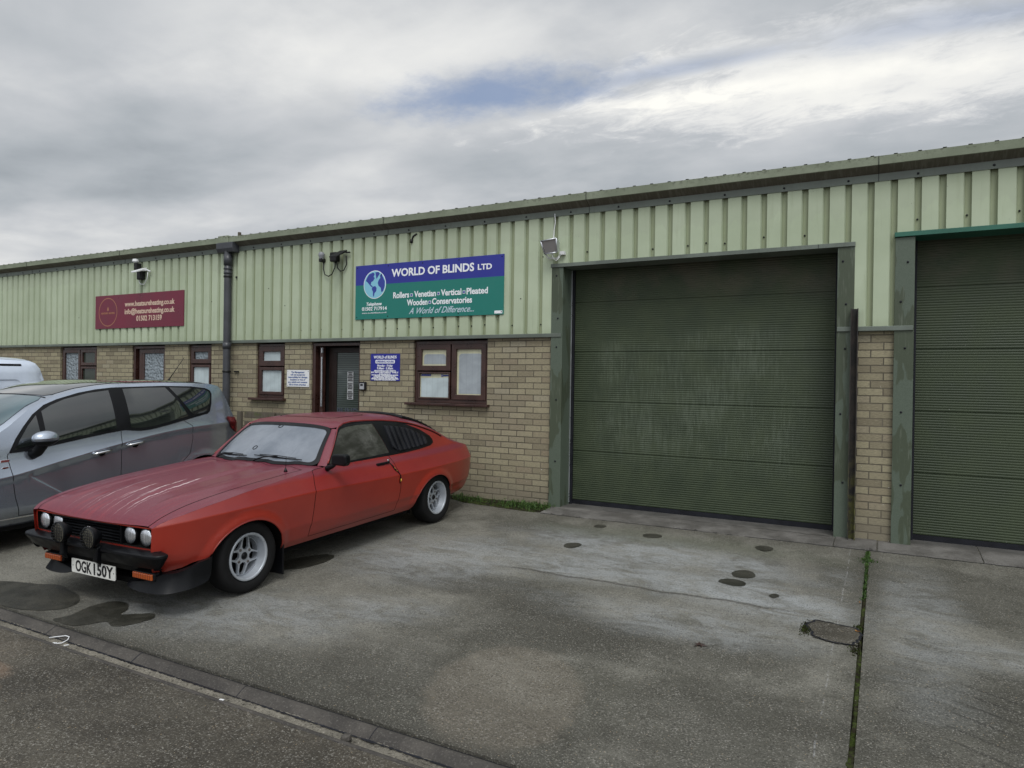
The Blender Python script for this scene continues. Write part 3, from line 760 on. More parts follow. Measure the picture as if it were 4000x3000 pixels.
# ---------------------------------------------------------------- bench behind the cars
t = thing('wooden_bench', 'weathered grey wooden bench against the brick wall behind the cars', 'bench', (-8.3, -.34, 0))
def slat(*b): return boxes('slat', M_wood, t, b, bevel=.006)
for x in (-.42, .28, .78): boxes('back_post', M_wood, t, (x, x + .085, .0, .05, gz(-.34), 1.0), bevel=.006)
for z in (.90, .76, .62): slat(-.32, .95, .055, .085, z, z + .095)
for y in (-.35, -.23, -.11): slat(-.45, .95, y, y + .1, .44, .475)
for x in (-.42, .83): boxes('leg', M_wood, t, (x, x + .085, -.35, -.28, gz(-.69), .44), bevel=.006)
# ================================================================ ground
def f_conc(kind):
    def fn(T):
        X, Y, Z = T.sep(T.obj)
        P = T.obj
        n0 = T.noise(P, .55, 5, .6, .3); n1 = T.noise(P, 1.9, 6, .62, .3); n2 = T.noise(P, 9, 6, .7)
        wob = T.m('MULTIPLY', T.m('SUBTRACT', n1, .5), 1.5)
        wobf = T.m('MULTIPLY', T.m('SUBTRACT', T.noise(P, 6, 4, .6), .5), .5)
        if kind == 'yard':
            c = T.mix(T.step(n1, .35, .7), (.050, .044, .033), (.098, .088, .068))
            c = T.mix(T.step(n0, .5, .72, 0, .6), c, (.145, .12, .09))
            c = T.mix(T.ell(X, Y, -4.6, -5.62, .28, .10, .2, 0, wobf), c, (.16, .115, .08))
            c = T.mix(T.ell(X, Y, -4.35, -5.78, .22, .10, .2, 0, wobf), c, (.15, .11, .08))
        elif kind == 'plain':
            c = T.mix(T.step(n1, .33, .68), (.13, .13, .11), (.22, .215, .19))
        else:
            c = T.mix(T.step(n1, .33, .68), (.104, .100, .079), (.212, .204, .172))
            # oily dark zones
            for (a, b, rx, ry, rot, k) in [(-2.7, -3.0, 1.3, .33, -.25, .8), (-1.95, -3.5, .9, .40, .1, .8), (-2.6, -4.4, .5, .5, 0, .6), (-3.0, -1.0, .95, .36, -.15, .75), (-.6, -4.3, .6, .8, 0, .7), (1.2, -3.9, 1.3, 1.2, 0, .75), (.7, -1.4, 1.6, .7, 0, .6), (-2.9, -4.85, 2.6, .35, .0, .7), (-.95, -3.4, .7, .25, .2, .5), (.5, -3.2, .7, .3, .2, .5)]:
                c = T.mix(T.m('MULTIPLY', T.ell(X, Y, a, b, rx, ry, .5, rot, wob), k), c, (.060, .057, .045))
            # pale salt bloom below the doors
            bl = None
            for (a, b, rx, ry, rot, k) in [(-1.9, -1.35, 1.3, .42, -.1, .9), (-.9, -2.2, .85, .38, -.2, .95), (-2.2, -2.05, 1.1, .36, 0, .8), (-3.6, -2.4, .9, .7, .2, .65), (.9, -2.6, .7, .25, .1, .6), (-1.2, -2.95, .8, .3, 0, .6), (-4.1, -4.3, .9, .45, .2, .6), (.25, -2.2, .25, 1.2, 0, .5), (-3.2, -3.75, .5, .25, .3, .5)]:
                e = T.m('MULTIPLY', T.ell(X, Y, a, b, rx, ry, .6, rot, wob), k); bl = e if bl is None else T.m('MAXIMUM', bl, e)
            swirl = T.noise(T.mapping(P, (1, 1.9, 1), (0, 0, .5)), 2.8, 7, .66, .9)
            bl = T.m('MULTIPLY', bl, T.step(swirl, .34, .62, .2, 1))
            c = T.mix(bl, c, (.33, .345, .345))
            # cleaner roundish patch near the drain
            c = T.mix(T.m('MULTIPLY', T.ell(X, Y, -1.78, -4.42, .42, .60, .10, .35, T.m('MULTIPLY', wobf, .6)), .38), c, (.205, .175, .135))
            # greenish film in front of the shutter
            c = T.mix(T.ell(X, Y, -1.9, -.85, 1.4, .25, .6, 0, wob), c, T.mix(.5, c, (.13, .14, .10)))
            # faint tarry crack running parallel to the wall
            ly = T.m('ADD', Y, T.m('MULTIPLY', T.m('SUBTRACT', T.noise(T.comb(X, 0, 0), 1.6, 4, .6), .5), .22))
            cr = T.m('MULTIPLY', T.step(T.m('ABSOLUTE', T.m('ADD', ly, 2.385)), .008, .032, .7, 0), T.m('MULTIPLY', T.step(X, -3.1, -2.7), T.step(X, -.3, -.9)))
            c = T.mix(cr, c, (.05, .045, .037))
            # tracks along the joint, moss and dirt
            c = T.mix(T.step(T.m('ABSOLUTE', T.m('ADD', X, .10)), .03, .17, .45, 0), c, (.06, .058, .045))
            w1 = T.m('ABSOLUTE', T.m('ADD', X, T.m('ADD', .235, T.m('MULTIPLY', T.noise(P, 2, 2), .03))))
            c = T.mix(T.m('MULTIPLY', T.step(w1, .002, .006, .5, 0), T.step(n2, .45, .6)), c, (.4, .4, .4))
            for (a, b, rt) in [(.55, -3.22, -.5), (.52, -3.33, -.5), (.50, -3.46, -.5), (.46, -3.60, -.5), (.42, -3.76, -.5), (.44, -3.92, -.5)]:
                c = T.mix(T.ell(X, Y, a, b, .17, .011, .5, rt, T.m('MULTIPLY', wobf, 1.5)), c, T.mix(.6, c, (.03, .028, .024)))
            # grime next to wall and to the drain
            c = T.mix(T.step(T.m('ADD', Y, T.m('MULTIPLY', wob, .12)), -.62, -.40, 0, .35), c, (.075, .07, .055))
            c = T.mix(T.step(T.m('ADD', Y, T.m('MULTIPLY', wob, .06)), -4.86, -4.99, 0, .6), c, (.05, .047, .037))
        # swept fine streaks
        sw = T.noise(T.mapping(P, (9, 40, 1), (0, 0, .35)), 1.6, 4, .7, .4)
        c = T.mix(T.step(sw, .38, .64, .0, .35), c, T.mix(1, c, (.55, .55, .56), 'MULTIPLY'))
        # aggregate: dark pits, pale and ochre stones
        a1 = T.vor(P, 105, 'F1', 1); s1 = T.sep(a1)
        d1 = T.vor(P, 105, 'F1', 0)
        a2 = T.noise(P, 95, 3, .8)
        a3 = T.noise(P, 38, 5, .85)
        dens = T.step(n2, .35, .65, .5, 1)
        c = T.mix(T.m('MULTIPLY', T.step(a2, .46, .34, 0, .9), dens), c, (.020, .019, .017))
        c = T.mix(T.m('MULTIPLY', T.step(a2, .54, .66, 0, .75), dens), c, (.36, .345, .31))
        c = T.mix(T.m('MULTIPLY', T.step(a3, .55, .68, 0, .7), 1), c, (.045, .042, .037))
        st_ = T.m('MULTIPLY', T.m('GREATER_THAN', s1[0], .955), T.m('LESS_THAN', d1, .33))
        c = T.mix(T.m('MULTIPLY', st_, .75), c, T.mix(s1[1], (.33, .24, .13), (.42, .41, .38)))
        st2 = T.m('MULTIPLY', T.m('LESS_THAN', s1[0], .07), T.m('LESS_THAN', d1, .4))
        c = T.mix(T.m('MULTIPLY', st2, .7), c, (.03, .022, .018))
        T.put(T.b.inputs['Base Color'], c)
        T.put(T.b.inputs['Roughness'], T.step(n2, .3, .7, .62, .85))
        T.put(T.b.inputs['Normal'], T.bump(T.m('ADD', T.m('MULTIPLY', a2, .5), T.m('ADD', T.m('MULTIPLY', a3, .9), T.m('MULTIPLY', n2, .6))), .9, .012))
    return fn
M_conc = mat('worn_concrete', f_conc('slab'), spec=.35)
M_yard = mat('rough_yard_concrete', f_conc('yard'), spec=.3)
M_kerb = None
def f_kerb(T):
    n = T.noise(T.obj, 4, 6, .65); a = T.noise(T.obj, 90, 3, .75)
    sx, sy, sz = T.sep(T.obj)
    c = T.mix(T.step(n, .35, .7), (.034, .030, .026), (.072, .064, .055))
    c = T.mix(T.step(a, .55, .7, 0, .4), c, (.2, .19, .17)); c = T.mix(T.step(a, .45, .33, 0, .5), c, (.02, .018, .016))
    c = T.mix(T.m('MULTIPLY', T.step(sy, -5.03, -5.0), T.step(n, .42, .55, 0, .6)), c, (.035, .045, .016))
    T.put(T.b.inputs['Base Color'], c); T.b.inputs['Roughness'].default_value = .75; T.put(T.b.inputs['Normal'], T.bump(T.m('ADD', a, n), .6, .006))
M_kerb = mat('drain_kerb', f_kerb)
def f_grit(T):
    a = T.noise(T.obj, 75, 4, .8); n = T.noise(T.obj, 5, 5, .6)
    c = T.mix(T.step(n, .3, .7), (.12, .11, .088), (.235, .215, .175))
    c = T.mix(T.step(a, .56, .66, 0, .8), c, (.36, .33, .28)); c = T.mix(T.step(a, .46, .36, 0, .85), c, (.035, .03, .025))
    T.put(T.b.inputs['Base Color'], c); T.b.inputs['Roughness'].default_value = .95; T.put(T.b.inputs['Normal'], T.bump(a, 1, .012))
M_grit = mat('channel_grit', f_grit)
def ground_sheet(name, x0, x1, ys, m_, hf=None, nx=2, dz=0.):
    m = MB(); xs = [x0 + (x1 - x0) * i / (nx - 1) for i in range(nx)]
    m.grid([[(x, y, (hf(x, y) if hf else gz(y)) + dz) for x in xs] for y in ys])
    o = m.build(name, m_, None, recalc=False); return tag(o, kind='structure')
YS = [-5.0, -4.6, -4.2, -3.4, -2.6, -1.7, -1.3, -.95, -.6, -.36, 0, .5]
def edge_slab(name, x0, x1):
    m = MB(); m.grid([[(x, y, gz(y)) for x in (x0, x1)] for y in YS])
    m.add([(x0, -5, gz(-5)), (x1, -5, gz(-5)), (x1, -5.004, -.24), (x0, -5.004, -.24)], [(0, 1, 2, 3)])
    for xe in (x0, x1):
        a = [(xe, y, gz(y)) for y in YS]; b = [(xe, y, gz(y) - .1) for y in YS]; n = len(YS)
        m.add(a + b, [(i, i + 1, n + i + 1, n + i) for i in range(n - 1)])
    return tag(m.build(name, M_conc, None), kind='structure')
edge_slab('concrete_forecourt', -60, -.116); edge_slab('concrete_forecourt', -.089, 60)
ground_sheet('yard', -60, 60, [-60, -5.234], M_yard, nx=2)
ground_sheet('ground', -700, 700, [-700, 700], M_yard, hf=lambda x, y: -.30)
# drain channel: kerb blocks with a rounded nose, gritty bed, raised near lip
m = MB()
prof = [(-5.004, -.215), (-5.010, -.200), (-5.020, -.188), (-5.035, -.186), (-5.055, -.194), (-5.080, -.208), (-5.10, -.220), (-5.108, -.232)]
m.grid([[(x, y, z) for x in (-60, 60)] for y, z in prof])
prof2 = [(-5.170, -.242), (-5.175, -.218), (-5.186, -.200), (-5.200, -.191), (-5.214, -.191), (-5.225, -.199), (-5.231, -.214), (-5.234, -.205)]
m.grid([[(x, y, z) for x in (-60, 60)] for y, z in prof2])
tag(m.build('drain_channel', M_kerb, None, angle=50), kind='structure')
rg = random.Random(11)
m = MB(); N = 900
rows = [[], [], []]
for i in range(N + 1):
    x = -9 + 12.0 * i / N
    wv = .014 * math.sin(x * 2.1) + .008 * math.sin(x * 5.3 + 1)
    rows[0].append((x, -5.170, -.228)); rows[1].append((x, -5.138 + wv * .5, -.223 + rg.uniform(-.003, .004))); rows[2].append((x, -5.098 + wv, -.2165 + rg.uniform(-.002, .003)))
m.grid(rows); m.grid([[(-60, -5.19, -.226), (-9, -5.19, -.226)], [(-60, -5.1, -.218), (-9, -5.1, -.218)]]); m.grid([[(3, -5.19, -.226), (60, -5.19, -.226)], [(3, -5.1, -.218), (60, -5.1, -.218)]])
tag(m.build('channel_sediment', M_grit, None, recalc=False), kind='structure')
m = MB()
x = -12.0
while x < 4:
    m.box(x, x + .007, -5.10, -5.003, -.25, -.1995 + .004); x += .915
    # shallow: only the kerb joint lines
mj = MB(); x = -11.3; rk_ = random.Random(5)
for yy_, zz_, ww_ in ((-5.003, -.1965, .0045), (-5.107, -.2135, .007), (-5.176, -.214, .006), (-5.236, -.1885, .009)):
    P0 = []; P1 = []; P2 = []
    for i in range(1500):
        xx_ = -16 + 20 * i / 1499; k_ = rk_.uniform(.3, 1.5) * ww_
        P0.append((xx_, yy_ - k_, zz_)); P2.append((xx_, yy_ + k_ * .8, zz_))
    mj.grid([P0, P2])
while x < 4:
    mj.grid([[(x + a, y, z + .0015) for a in (0, .006 + .002 * math.sin(x * 9))] for y, z in prof[1:]]); x += .915
tag(mj.build('kerb_joint', M_seal, None, recalc=False), kind='structure')
# threshold apron in front of the doors, cracked
def f_thr(T):
    n = T.noise(T.obj, 3, 6, .65, .3); a = T.noise(T.obj, 85, 4, .8)
    c = T.mix(T.step(n, .35, .68), (.075, .070, .062), (.16, .152, .14))
    c = T.mix(T.step(a, .56, .7, 0, .5), c, (.27, .26, .25)); c = T.mix(T.step(a, .45, .34, 0, .6), c, (.03, .028, .025))
    sy = T.sep(T.obj)[1]; c = T.mix(T.step(sy, -.02, .12, 0, .5), c, (.04, .04, .038))
    T.put(T.b.inputs['Base Color'], c); T.b.inputs['Roughness'].default_value = .8; T.put(T.b.inputs['Normal'], T.bump(T.m('ADD', a, n), .7, .008))
M_thr = mat('threshold_concrete', f_thr)
def apron(x0, x1, seed, rise=.012):
    rr_ = random.Random(seed); m = MB(); n = max(2, int((x1 - x0) / .03)); top = []; lip = []; bk = []
    y = -.352
    for i in range(n + 1):
        x = x0 + (x1 - x0) * i / n; y += rr_.uniform(-.004, .004); y = max(-.375, min(-.335, y))
        if rr_.random() < .03: yy = y + rr_.uniform(.01, .03)
        else: yy = y
        top.append((x, yy, gz(yy) + rise)); lip.append((x, yy - .006, gz(yy) - .01)); bk.append((x, .32, .006))
    m.grid([lip, top, [(x, -.05, gz(-.05) + rise * .8) for x, _, _ in top], bk])
    for xe, s in ((x0, 0), (x1, -1)):
        m.add([top[s], bk[s], (xe, .32, -.05), (xe, -.36, -.06)], [(0, 1, 2, 3)])
    return tag(m.build('door_threshold', M_thr, None, recalc=False), kind='structure')
apron(-3.53, -.405, 1); apron(-.395, -.035, 2, .018); apron(-.022, .80, 3, .010); apron(.81, 3.6, 4, .012)
m = MB(); pr = random.Random(8)
def crack(pts, w, z0=.0):
    for (a, b) in zip(pts, pts[1:]):
        dx_, dy_ = b[0] - a[0], b[1] - a[1]; L = math.hypot(dx_, dy_); nx_, ny_ = -dy_ / L * w, dx_ / L * w
        m.add([(a[0] + nx_, a[1] + ny_, gz(a[1]) + z0), (a[0] - nx_, a[1] - ny_, gz(a[1]) + z0), (b[0] - nx_, b[1] - ny_, gz(b[1]) + z0), (b[0] + nx_, b[1] + ny_, gz(b[1]) + z0)], [(0, 1, 2, 3)])
def jag(x0, y0, x1, y1, n, amp):
    return [(x0 + (x1 - x0) * i / n + (pr.uniform(-amp, amp) if 0 < i < n else 0), y0 + (y1 - y0) * i / n + (pr.uniform(-amp, amp) if 0 < i < n else 0)) for i in range(n + 1)]
crack(jag(-3.53, -.366, 3.6, -.366, 120, .006), .007, .003)
tag(m.build('threshold_crack', M_seal, None, recalc=False), kind='structure')
m = MB()
crack([(q[0], q[1]) for q in jag(-3.4, .02, -.45, -.06, 50, .012)], .003, .0125)
tag(m.build('threshold_crack', M_seal, None, recalc=False), kind='structure')

# wet patches and damp rings
def f_wet(T):
    f_conc('plain')(T)
    c = T.b.inputs['Base Color'].links[0].from_socket
    n = T.noise(T.obj, 7, 5, .6)
    T.put(T.b.inputs['Base Color'], T.mix(1, c, T.mix(T.step(n, .3, .7), (.17, .17, .145), (.28, .27, .23)), 'MULTIPLY')); T.put(T.b.inputs['Roughness'], T.step(n, .35, .65, .34, .55))
M_wet = mat('wet_concrete', f_wet, spec=.5)
def blob(name, label, cat, ctrl, m_, group=None, n=8, dz=.004, wob=.012, seed=0):
    """closed smooth outline through ctrl points lying on the ground"""
    rr_ = random.Random(seed); P = ctrl; k = len(P); pts = []
    for i in range(k):
        p0, p1, p2, p3 = P[i - 1], P[i], P[(i + 1) % k], P[(i + 2) % k]
        for j in range(n):
            t_ = j / n
            q = [.5 * ((2 * p1[a]) + (-p0[a] + p2[a]) * t_ + (2 * p0[a] - 5 * p1[a] + 4 * p2[a] - p3[a]) * t_ ** 2 + (-p0[a] + 3 * p1[a] - 3 * p2[a] + p3[a]) * t_ ** 3) for a in (0, 1)]
            pts.append((q[0] + rr_.uniform(-wob, wob) * .25, q[1] + rr_.uniform(-wob, wob) * .25))
    res = delaunay_2d_cdt([Vector(q) for q in pts], [], [list(range(len(pts)))], 1, 1e-5)
    m = MB(); m.add([(v.x, v.y, gz(v.y) + dz) for v in res[0]], [tuple(f) for f in res[2]])
    o = m.build(name, m_, None, recalc=False)
    return tag(o, label, cat, group)
def ellc(x, y, rx, ry, n=9, seed=0, rot=0):
    rr_ = random.Random(seed); o = []
    for i in range(n):
        w_ = 2 * math.pi * i / n; k = 1 + rr_.uniform(-.12, .12); a, b = rx * k * math.cos(w_), ry * k * math.sin(w_)
        o.append((x + a * math.cos(rot) - b * math.sin(rot), y + a * math.sin(rot) + b * math.cos(rot)))
    return o
blob('puddle', 'dark wet patch on concrete, cut by the left edge of the photo', 'wet patch', [(-6.1, -4.98), (-5.75, -5.0), (-5.45, -4.985), (-5.2, -4.86), (-5.22, -4.70), (-5.40, -4.60), (-5.62, -4.56), (-5.78, -4.53), (-5.95, -4.60), (-6.3, -4.72)], M_wet, 'wet patches on the forecourt')
blob('puddle', 'two-lobed dark wet patch reaching the drain channel', 'wet patch', [(-5.02, -4.985), (-5.0, -4.88), (-5.06, -4.70), (-5.02, -4.56), (-4.88, -4.54), (-4.76, -4.62), (-4.71, -4.70), (-4.62, -4.64), (-4.52, -4.58), (-4.44, -4.64), (-4.46, -4.78), (-4.54, -4.86), (-4.66, -4.83), (-4.72, -4.92), (-4.80, -4.985)], M_wet, 'wet patches on the forecourt')
blob('puddle', 'oval wet patch behind the mudflap of the red car', 'wet patch', [(-4.60, -3.42), (-4.42, -3.30), (-4.36, -3.10), (-4.38, -2.92), (-4.46, -2.84), (-4.58, -2.90), (-4.68, -3.10), (-4.70, -3.32)], M_wet, 'wet patches on the forecourt')
for i, (x, y, rx, ry, lb) in enumerate([(-2.07, -.75, .095, .09, 'dark damp spot nearest the big green door'), (-2.64, -1.48, .082, .10, 'damp spot furthest left of the small round spots'), (-2.69, -.61, .06, .07, 'small faint damp spot near the left door jamb'), (-.98, -.72, .085, .10, 'damp spot in front of the right jamb of the middle door'), (-1.01, -1.64, .10, .115, 'larger upper spot of the touching pair of damp spots'), (-1.05, -1.92, .10, .085, 'lower spot of the touching pair of damp spots'), (-.71, -2.10, .035, .05, 'small faint damp spot nearest the mossy patch')]):
    blob('damp_spot', lb, 'damp spot', ellc(x, y, rx, ry, 9, i), M_wet, 'round damp spots in front of the green door', seed=i)

# mossy joint, broken patch
def f_moss(T):
    n = T.noise(T.obj, 22, 5, .7); n2 = T.noise(T.obj, 5, 4, .6)
    T.put(T.b.inputs['Base Color'], T.mix(T.m('MULTIPLY', T.step(n, .38, .62), T.step(n2, .38, .55)), (.024, .020, .014), (.046, .066, .015))); T.b.inputs['Roughness'].default_value = .95; T.put(T.b.inputs['Normal'], T.bump(n, 1, .015))
M_moss = mat('moss', f_moss, spec=.1)
def f_leaf(c1, c2):
    def fn(T):
        oi = T.noise(T.obj, 30, 2, .5); T.put(T.b.inputs['Base Color'], T.mix(T.step(oi, .35, .65), c1, c2)); T.b.inputs['Roughness'].default_value = .55
    return fn
M_grass = mat('grass_blade', f_leaf((.020, .048, .010), (.060, .115, .022)), spec=.3)
m = MB(); rj = random.Random(4); n = 260; rows = [[], [], [], []]
for i in range(n + 1):
    y = -.40 - 4.6 * i / n; c0 = -.102 + .006 * math.sin(y * 3.1)
    w_ = .009 + .007 * rj.random() + .006 * math.sin(y * 5.3) + (.008 if y < -3 else 0)
    h = rj.uniform(-.022, .003) - (.02 if math.sin(y * 7.7 + 1.3) > .75 else 0)
    rows[0].append((c0 - w_ - .003, y, gz(y) - .03)); rows[1].append((c0 - w_ * .6, y, gz(y) + h)); rows[2].append((c0 + w_ * .6, y, gz(y) + h + rj.uniform(-.004, .004))); rows[3].append((c0 + w_ + .003, y, gz(y) - .03))
m.grid(rows)
tag(m.build('moss_strip', M_moss, None, angle=80, recalc=False), 'narrow line of green moss filling the joint between the concrete slabs', 'moss', kind='stuff')
def blades(name, label, cat, spots, m_, seed, hmin, hmax, w=.004, lean=.6):
    rr_ = random.Random(seed); m = MB()
    for x, y in spots:
        z = gz(y) - .004; h = rr_.uniform(hmin, hmax); a = rr_.uniform(0, 6.283); l = h * rr_.uniform(.1, lean); ww = w * rr_.uniform(.6, 1.4)
        d_ = Vector((math.cos(a), math.sin(a), 0)); s_ = Vector((-d_.y, d_.x, 0)) * ww; o = Vector((x, y, z))
        q1 = o + d_ * l * .35 + Vector((0, 0, h * .6)); q2 = o + d_ * l + Vector((0, 0, h * .95))
        m.add([o - s_ * .7, o + s_ * .7, q1 - s_, q1 + s_, q2], [(0, 1, 3, 2), (2, 3, 4)])
    return tag(m.build(name, m_, None, recalc=False), label, cat, kind='stuff')
rb = random.Random(21); spots = []
for _ in range(1700):
    x = rb.uniform(-5.2, -3.47); u_ = rb.random()
    dens = (.12 + .3 * (math.sin(x * 9) > .1)) + .75 * math.exp(-((x + 3.74) / .22) ** 2)
    yb = -.34 * (1 if x > -4.6 else max(0.15, (x + 5.2) / .6))
    if rb.random() < dens: spots.append((x, -.012 + yb * u_ ** .8 * (0.6 + .4 * rb.random())))
blades('weeds', 'patchy green grass and weeds growing at the foot of the brick wall', 'weeds', spots, M_grass, 5, .02, .085, .0038)
m = MB(); rb = random.Random(33)
for _ in range(260):
    x = rb.gauss(-3.72, .2) if rb.random() < .6 else rb.uniform(-4.9, -3.5); y = rb.uniform(-.3, -.02); z = gz(y) + rb.uniform(.005, .06)
    if x > -3.47: continue
    a = rb.uniform(0, 6.28); r_ = rb.uniform(.008, .02); tl = Vector((rb.uniform(-.5, .5), rb.uniform(-.5, .5), 1)).normalized()
    e1 = tl.orthogonal().normalized() * r_; e2 = tl.cross(e1); o = Vector((x, y, z))
    m.add([o + e1, o + e2 * .6, o - e1, o - e2 * .6], [(0, 1, 2, 3)])
tag(m.build('broadleaf_weeds', M_grass, None, recalc=False), 'small round weed leaves among the grass beside the green door jamb', 'weeds', kind='stuff')
spots = [(-.102 + rb.gauss(0, .010), -.42 - abs(rb.gauss(0, .22))) for _ in range(260)] + [(-.102 + rb.gauss(0, .03), -.72 + rb.gauss(0, .04)) for _ in range(220)] + [(-.102 + rb.gauss(0, .009), rb.uniform(-1.9, -.5)) for _ in range(300)]
blades('joint_weeds', 'tiny green weeds in the joint near the threshold', 'weeds', spots, M_grass, 6, .008, .03, .003)
# soil strip under weeds
blob('soil', None, None, [(-5.25, .0), (-5.2, -.05), (-4.7, -.26), (-4.2, -.32), (-3.8, -.355), (-3.55, -.34), (-3.47, -.2), (-3.47, .0)], M_moss, dz=.004, wob=.05)['kind'] = 'structure'
# broken repair patch
M_patch = M_grit
M_grit2 = mat('gritty_patch', lambda T: (f_conc('yard')(T)), spec=.3)
pt = blob('concrete_patch', 'broken gritty repair patch with mossy edge beside the slab joint', 'patch', [(-.44, -2.62), (-.38, -2.50), (-.26, -2.52), (-.13, -2.54), (-.105, -2.66), (-.12, -2.80), (-.16, -2.86), (-.27, -2.86), (-.37, -2.82), (-.40, -2.72)], M_grit2, dz=.007, wob=.05)
m = MB()
edge = [(-.44, -2.62), (-.38, -2.50), (-.26, -2.52), (-.13, -2.54), (-.10, -2.66), (-.12, -2.80), (-.16, -2.86), (-.27, -2.86), (-.37, -2.82), (-.40, -2.72), (-.44, -2.62)]
for a, b in zip(edge, edge[1:]): crack(jag(*a, *b, 8, .010), .0075, .008)
m.build('patch_crack', M_seal, pt, recalc=False)
spots = [(-.43 + rb.gauss(0, .016), -2.68 + rb.gauss(0, .06)) for _ in range(500)] + [(-.13 + rb.gauss(0, .015), -2.92 + rb.gauss(0, .04)) for _ in range(160)] + [(-.12 + rb.gauss(0, .015), -2.5 + rb.gauss(0, .02)) for _ in range(100)]
blades('patch_moss', 'clump of dark green moss at the edge of the broken patch', 'moss', spots, M_moss, 9, .006, .018, .004)

# litter
def leafshape(name, label, x, y, s, m_, seed, spikes=5):
    rr_ = random.Random(seed); pts = []
    for i in range(spikes * 2):
        w_ = math.pi * i / spikes + rr_.uniform(-.15, .15); r_ = s * (1 if i % 2 == 0 else .38) * rr_.uniform(.75, 1.15); pts.append((x + r_ * math.cos(w_), y + r_ * math.sin(w_)))
    m = MB(); c = (x, y, gz(y) + .012); v = [(a, b, gz(b) + .004 + rr_.uniform(0, .014)) for a, b in pts]
    m.add([c] + v, [(0, i + 1, (i + 1) % len(v) + 1) for i in range(len(v))])
    return tag(m.build(name, m_, None, recalc=False), label, 'leaf')
M_dleaf = mat('brown_leaf', None, (.035, .018, .014), .5); M_yleaf = mat('orange_leaf', None, (.38, .16, .03), .6)
leafshape('fallen_leaf', 'dark brown star-shaped fallen leaf on the open concrete', -.99, -3.30, .05, M_dleaf, 1, 6)
leafshape('fallen_leaf', 'tiny orange leaf on the mossy joint at the repair patch', -.13, -2.60, .022, M_yleaf, 2, 3)
leafshape('fallen_leaf', 'tiny orange leaf left of the mossy joint above the repair patch', -.125, -1.98, .02, M_yleaf, 3, 3)
m = MB(); m.tube([(-4.79, -5.13, -.212), (-4.74, -5.10, -.205), (-4.70, -5.075, -.200), (-4.66, -5.075, -.2), (-4.635, -5.10, -.208), (-4.63, -5.14, -.214), (-4.655, -5.17, -.212)], .0035, 6)
tag(m.build('cable_tie', M_white), 'curved white plastic cable tie lying in the drain channel', 'litter')
for x, y, z, a, lb in [(-4.66, -5.165, -.212, .3, 'small white scrap touching the cable tie in the drain channel'), (-4.56, -5.15, -.212, 1.2, 'white scrap just right of the cable tie in the drain channel'), (-3.05, -5.20, -.192, .2, 'white scrap on the near lip of the drain channel')]:
    m = MB(); m.box(-.014, .014, -.006, .006, 0, .004); o = m.build('litter_scrap', M_white, None, bevel=.002); o.location = (x, y, z); o.rotation_euler = (0, 0, a); tag(o, lb, 'litter', 'white litter scraps in the drain')
m = MB(); rq = random.Random(2); vs = []
m.smooth = False
m.lathe([(0, .045), (.02, .04), (.028, .02), (.024, 0), (0, -.005)], (-2.23, -5.165, -.225), (0, 0, 1), 7)
m.v = [(x + rq.uniform(-.005, .005), y + rq.uniform(-.005, .005), z + rq.uniform(-.004, .004)) for x, y, z in m.v]
tag(m.build('pebble', M_kerb, None), 'dark grey stone standing in the grit of the drain channel', 'stone')
# scattered stone chips and small leaves: a countless sprinkle
m = MB(); rq = random.Random(19)
for _ in range(900):
    x = rq.uniform(-7, 2.5); y = rq.uniform(-7.2, -.4) if rq.random() < .7 else rq.uniform(-5.18, -5.11)
    z = (-.219 if -5.19 < y < -5.1 else gz(y)) + .001; s = rq.uniform(.0015, .005) * (1.5 if -5.19 < y < -5.1 else 1); a = rq.uniform(0, 3)
    if -5.23 < y < -5.19 or -5.1 < y < -5.0: continue
    c_, s_ = math.cos(a) * s, math.sin(a) * s
    m.add([(x + c_, y + s_, z), (x - s_, y + c_, z), (x - c_, y - s_, z), (x + s_, y - c_, z), (x, y, z + s * .9)], [(0, 1, 4), (1, 2, 4), (2, 3, 4), (3, 0, 4)])
tag(m.build('grit', M_grit, None, recalc=False), 'loose stone chips scattered over the concrete', 'grit', kind='stuff')
# ================================================================ vehicles: surface helpers
def lin(tab):
    xs = [a for a, b in tab]; ys = [b for a, b in tab]
    if xs[0] > xs[-1]: xs.reverse(); ys.reverse()
    n = len(xs); d = [(ys[i + 1] - ys[i]) / (xs[i + 1] - xs[i]) for i in range(n - 1)]
    t = [d[0]] + [0 if d[i - 1] * d[i] <= 0 else 2 / (1 / d[i - 1] + 1 / d[i]) for i in range(1, n - 1)] + [d[-1]]
    def f(x):
        if x <= xs[0]: return ys[0]
        if x >= xs[-1]: return ys[-1]
        lo = 0
        while x > xs[lo + 1]: lo += 1
        h = xs[lo + 1] - xs[lo]; u = (x - xs[lo]) / h
        return (ys[lo] * (1 + 2 * u) * (1 - u) ** 2 + t[lo] * h * u * (1 - u) ** 2 + ys[lo + 1] * u * u * (3 - 2 * u) + t[lo + 1] * h * u * u * (u - 1))
    return f
def plin(tab):
    xs = [a for a, b in tab]; ys = [b for a, b in tab]
    def f(x):
        if x <= xs[0]: return ys[0] + (x - xs[0]) * (ys[1] - ys[0]) / (xs[1] - xs[0])
        if x >= xs[-1]: return ys[-1] + (x - xs[-1]) * (ys[-1] - ys[-2]) / (xs[-1] - xs[-2])
        for i in range(len(xs) - 1):
            if x <= xs[i + 1]: return ys[i] + (ys[i + 1] - ys[i]) * (x - xs[i]) / (xs[i + 1] - xs[i])
    return f
def sst(x, a, b):
    u = max(0., min(1., (x - a) / (b - a))); return u * u * (3 - 2 * u)
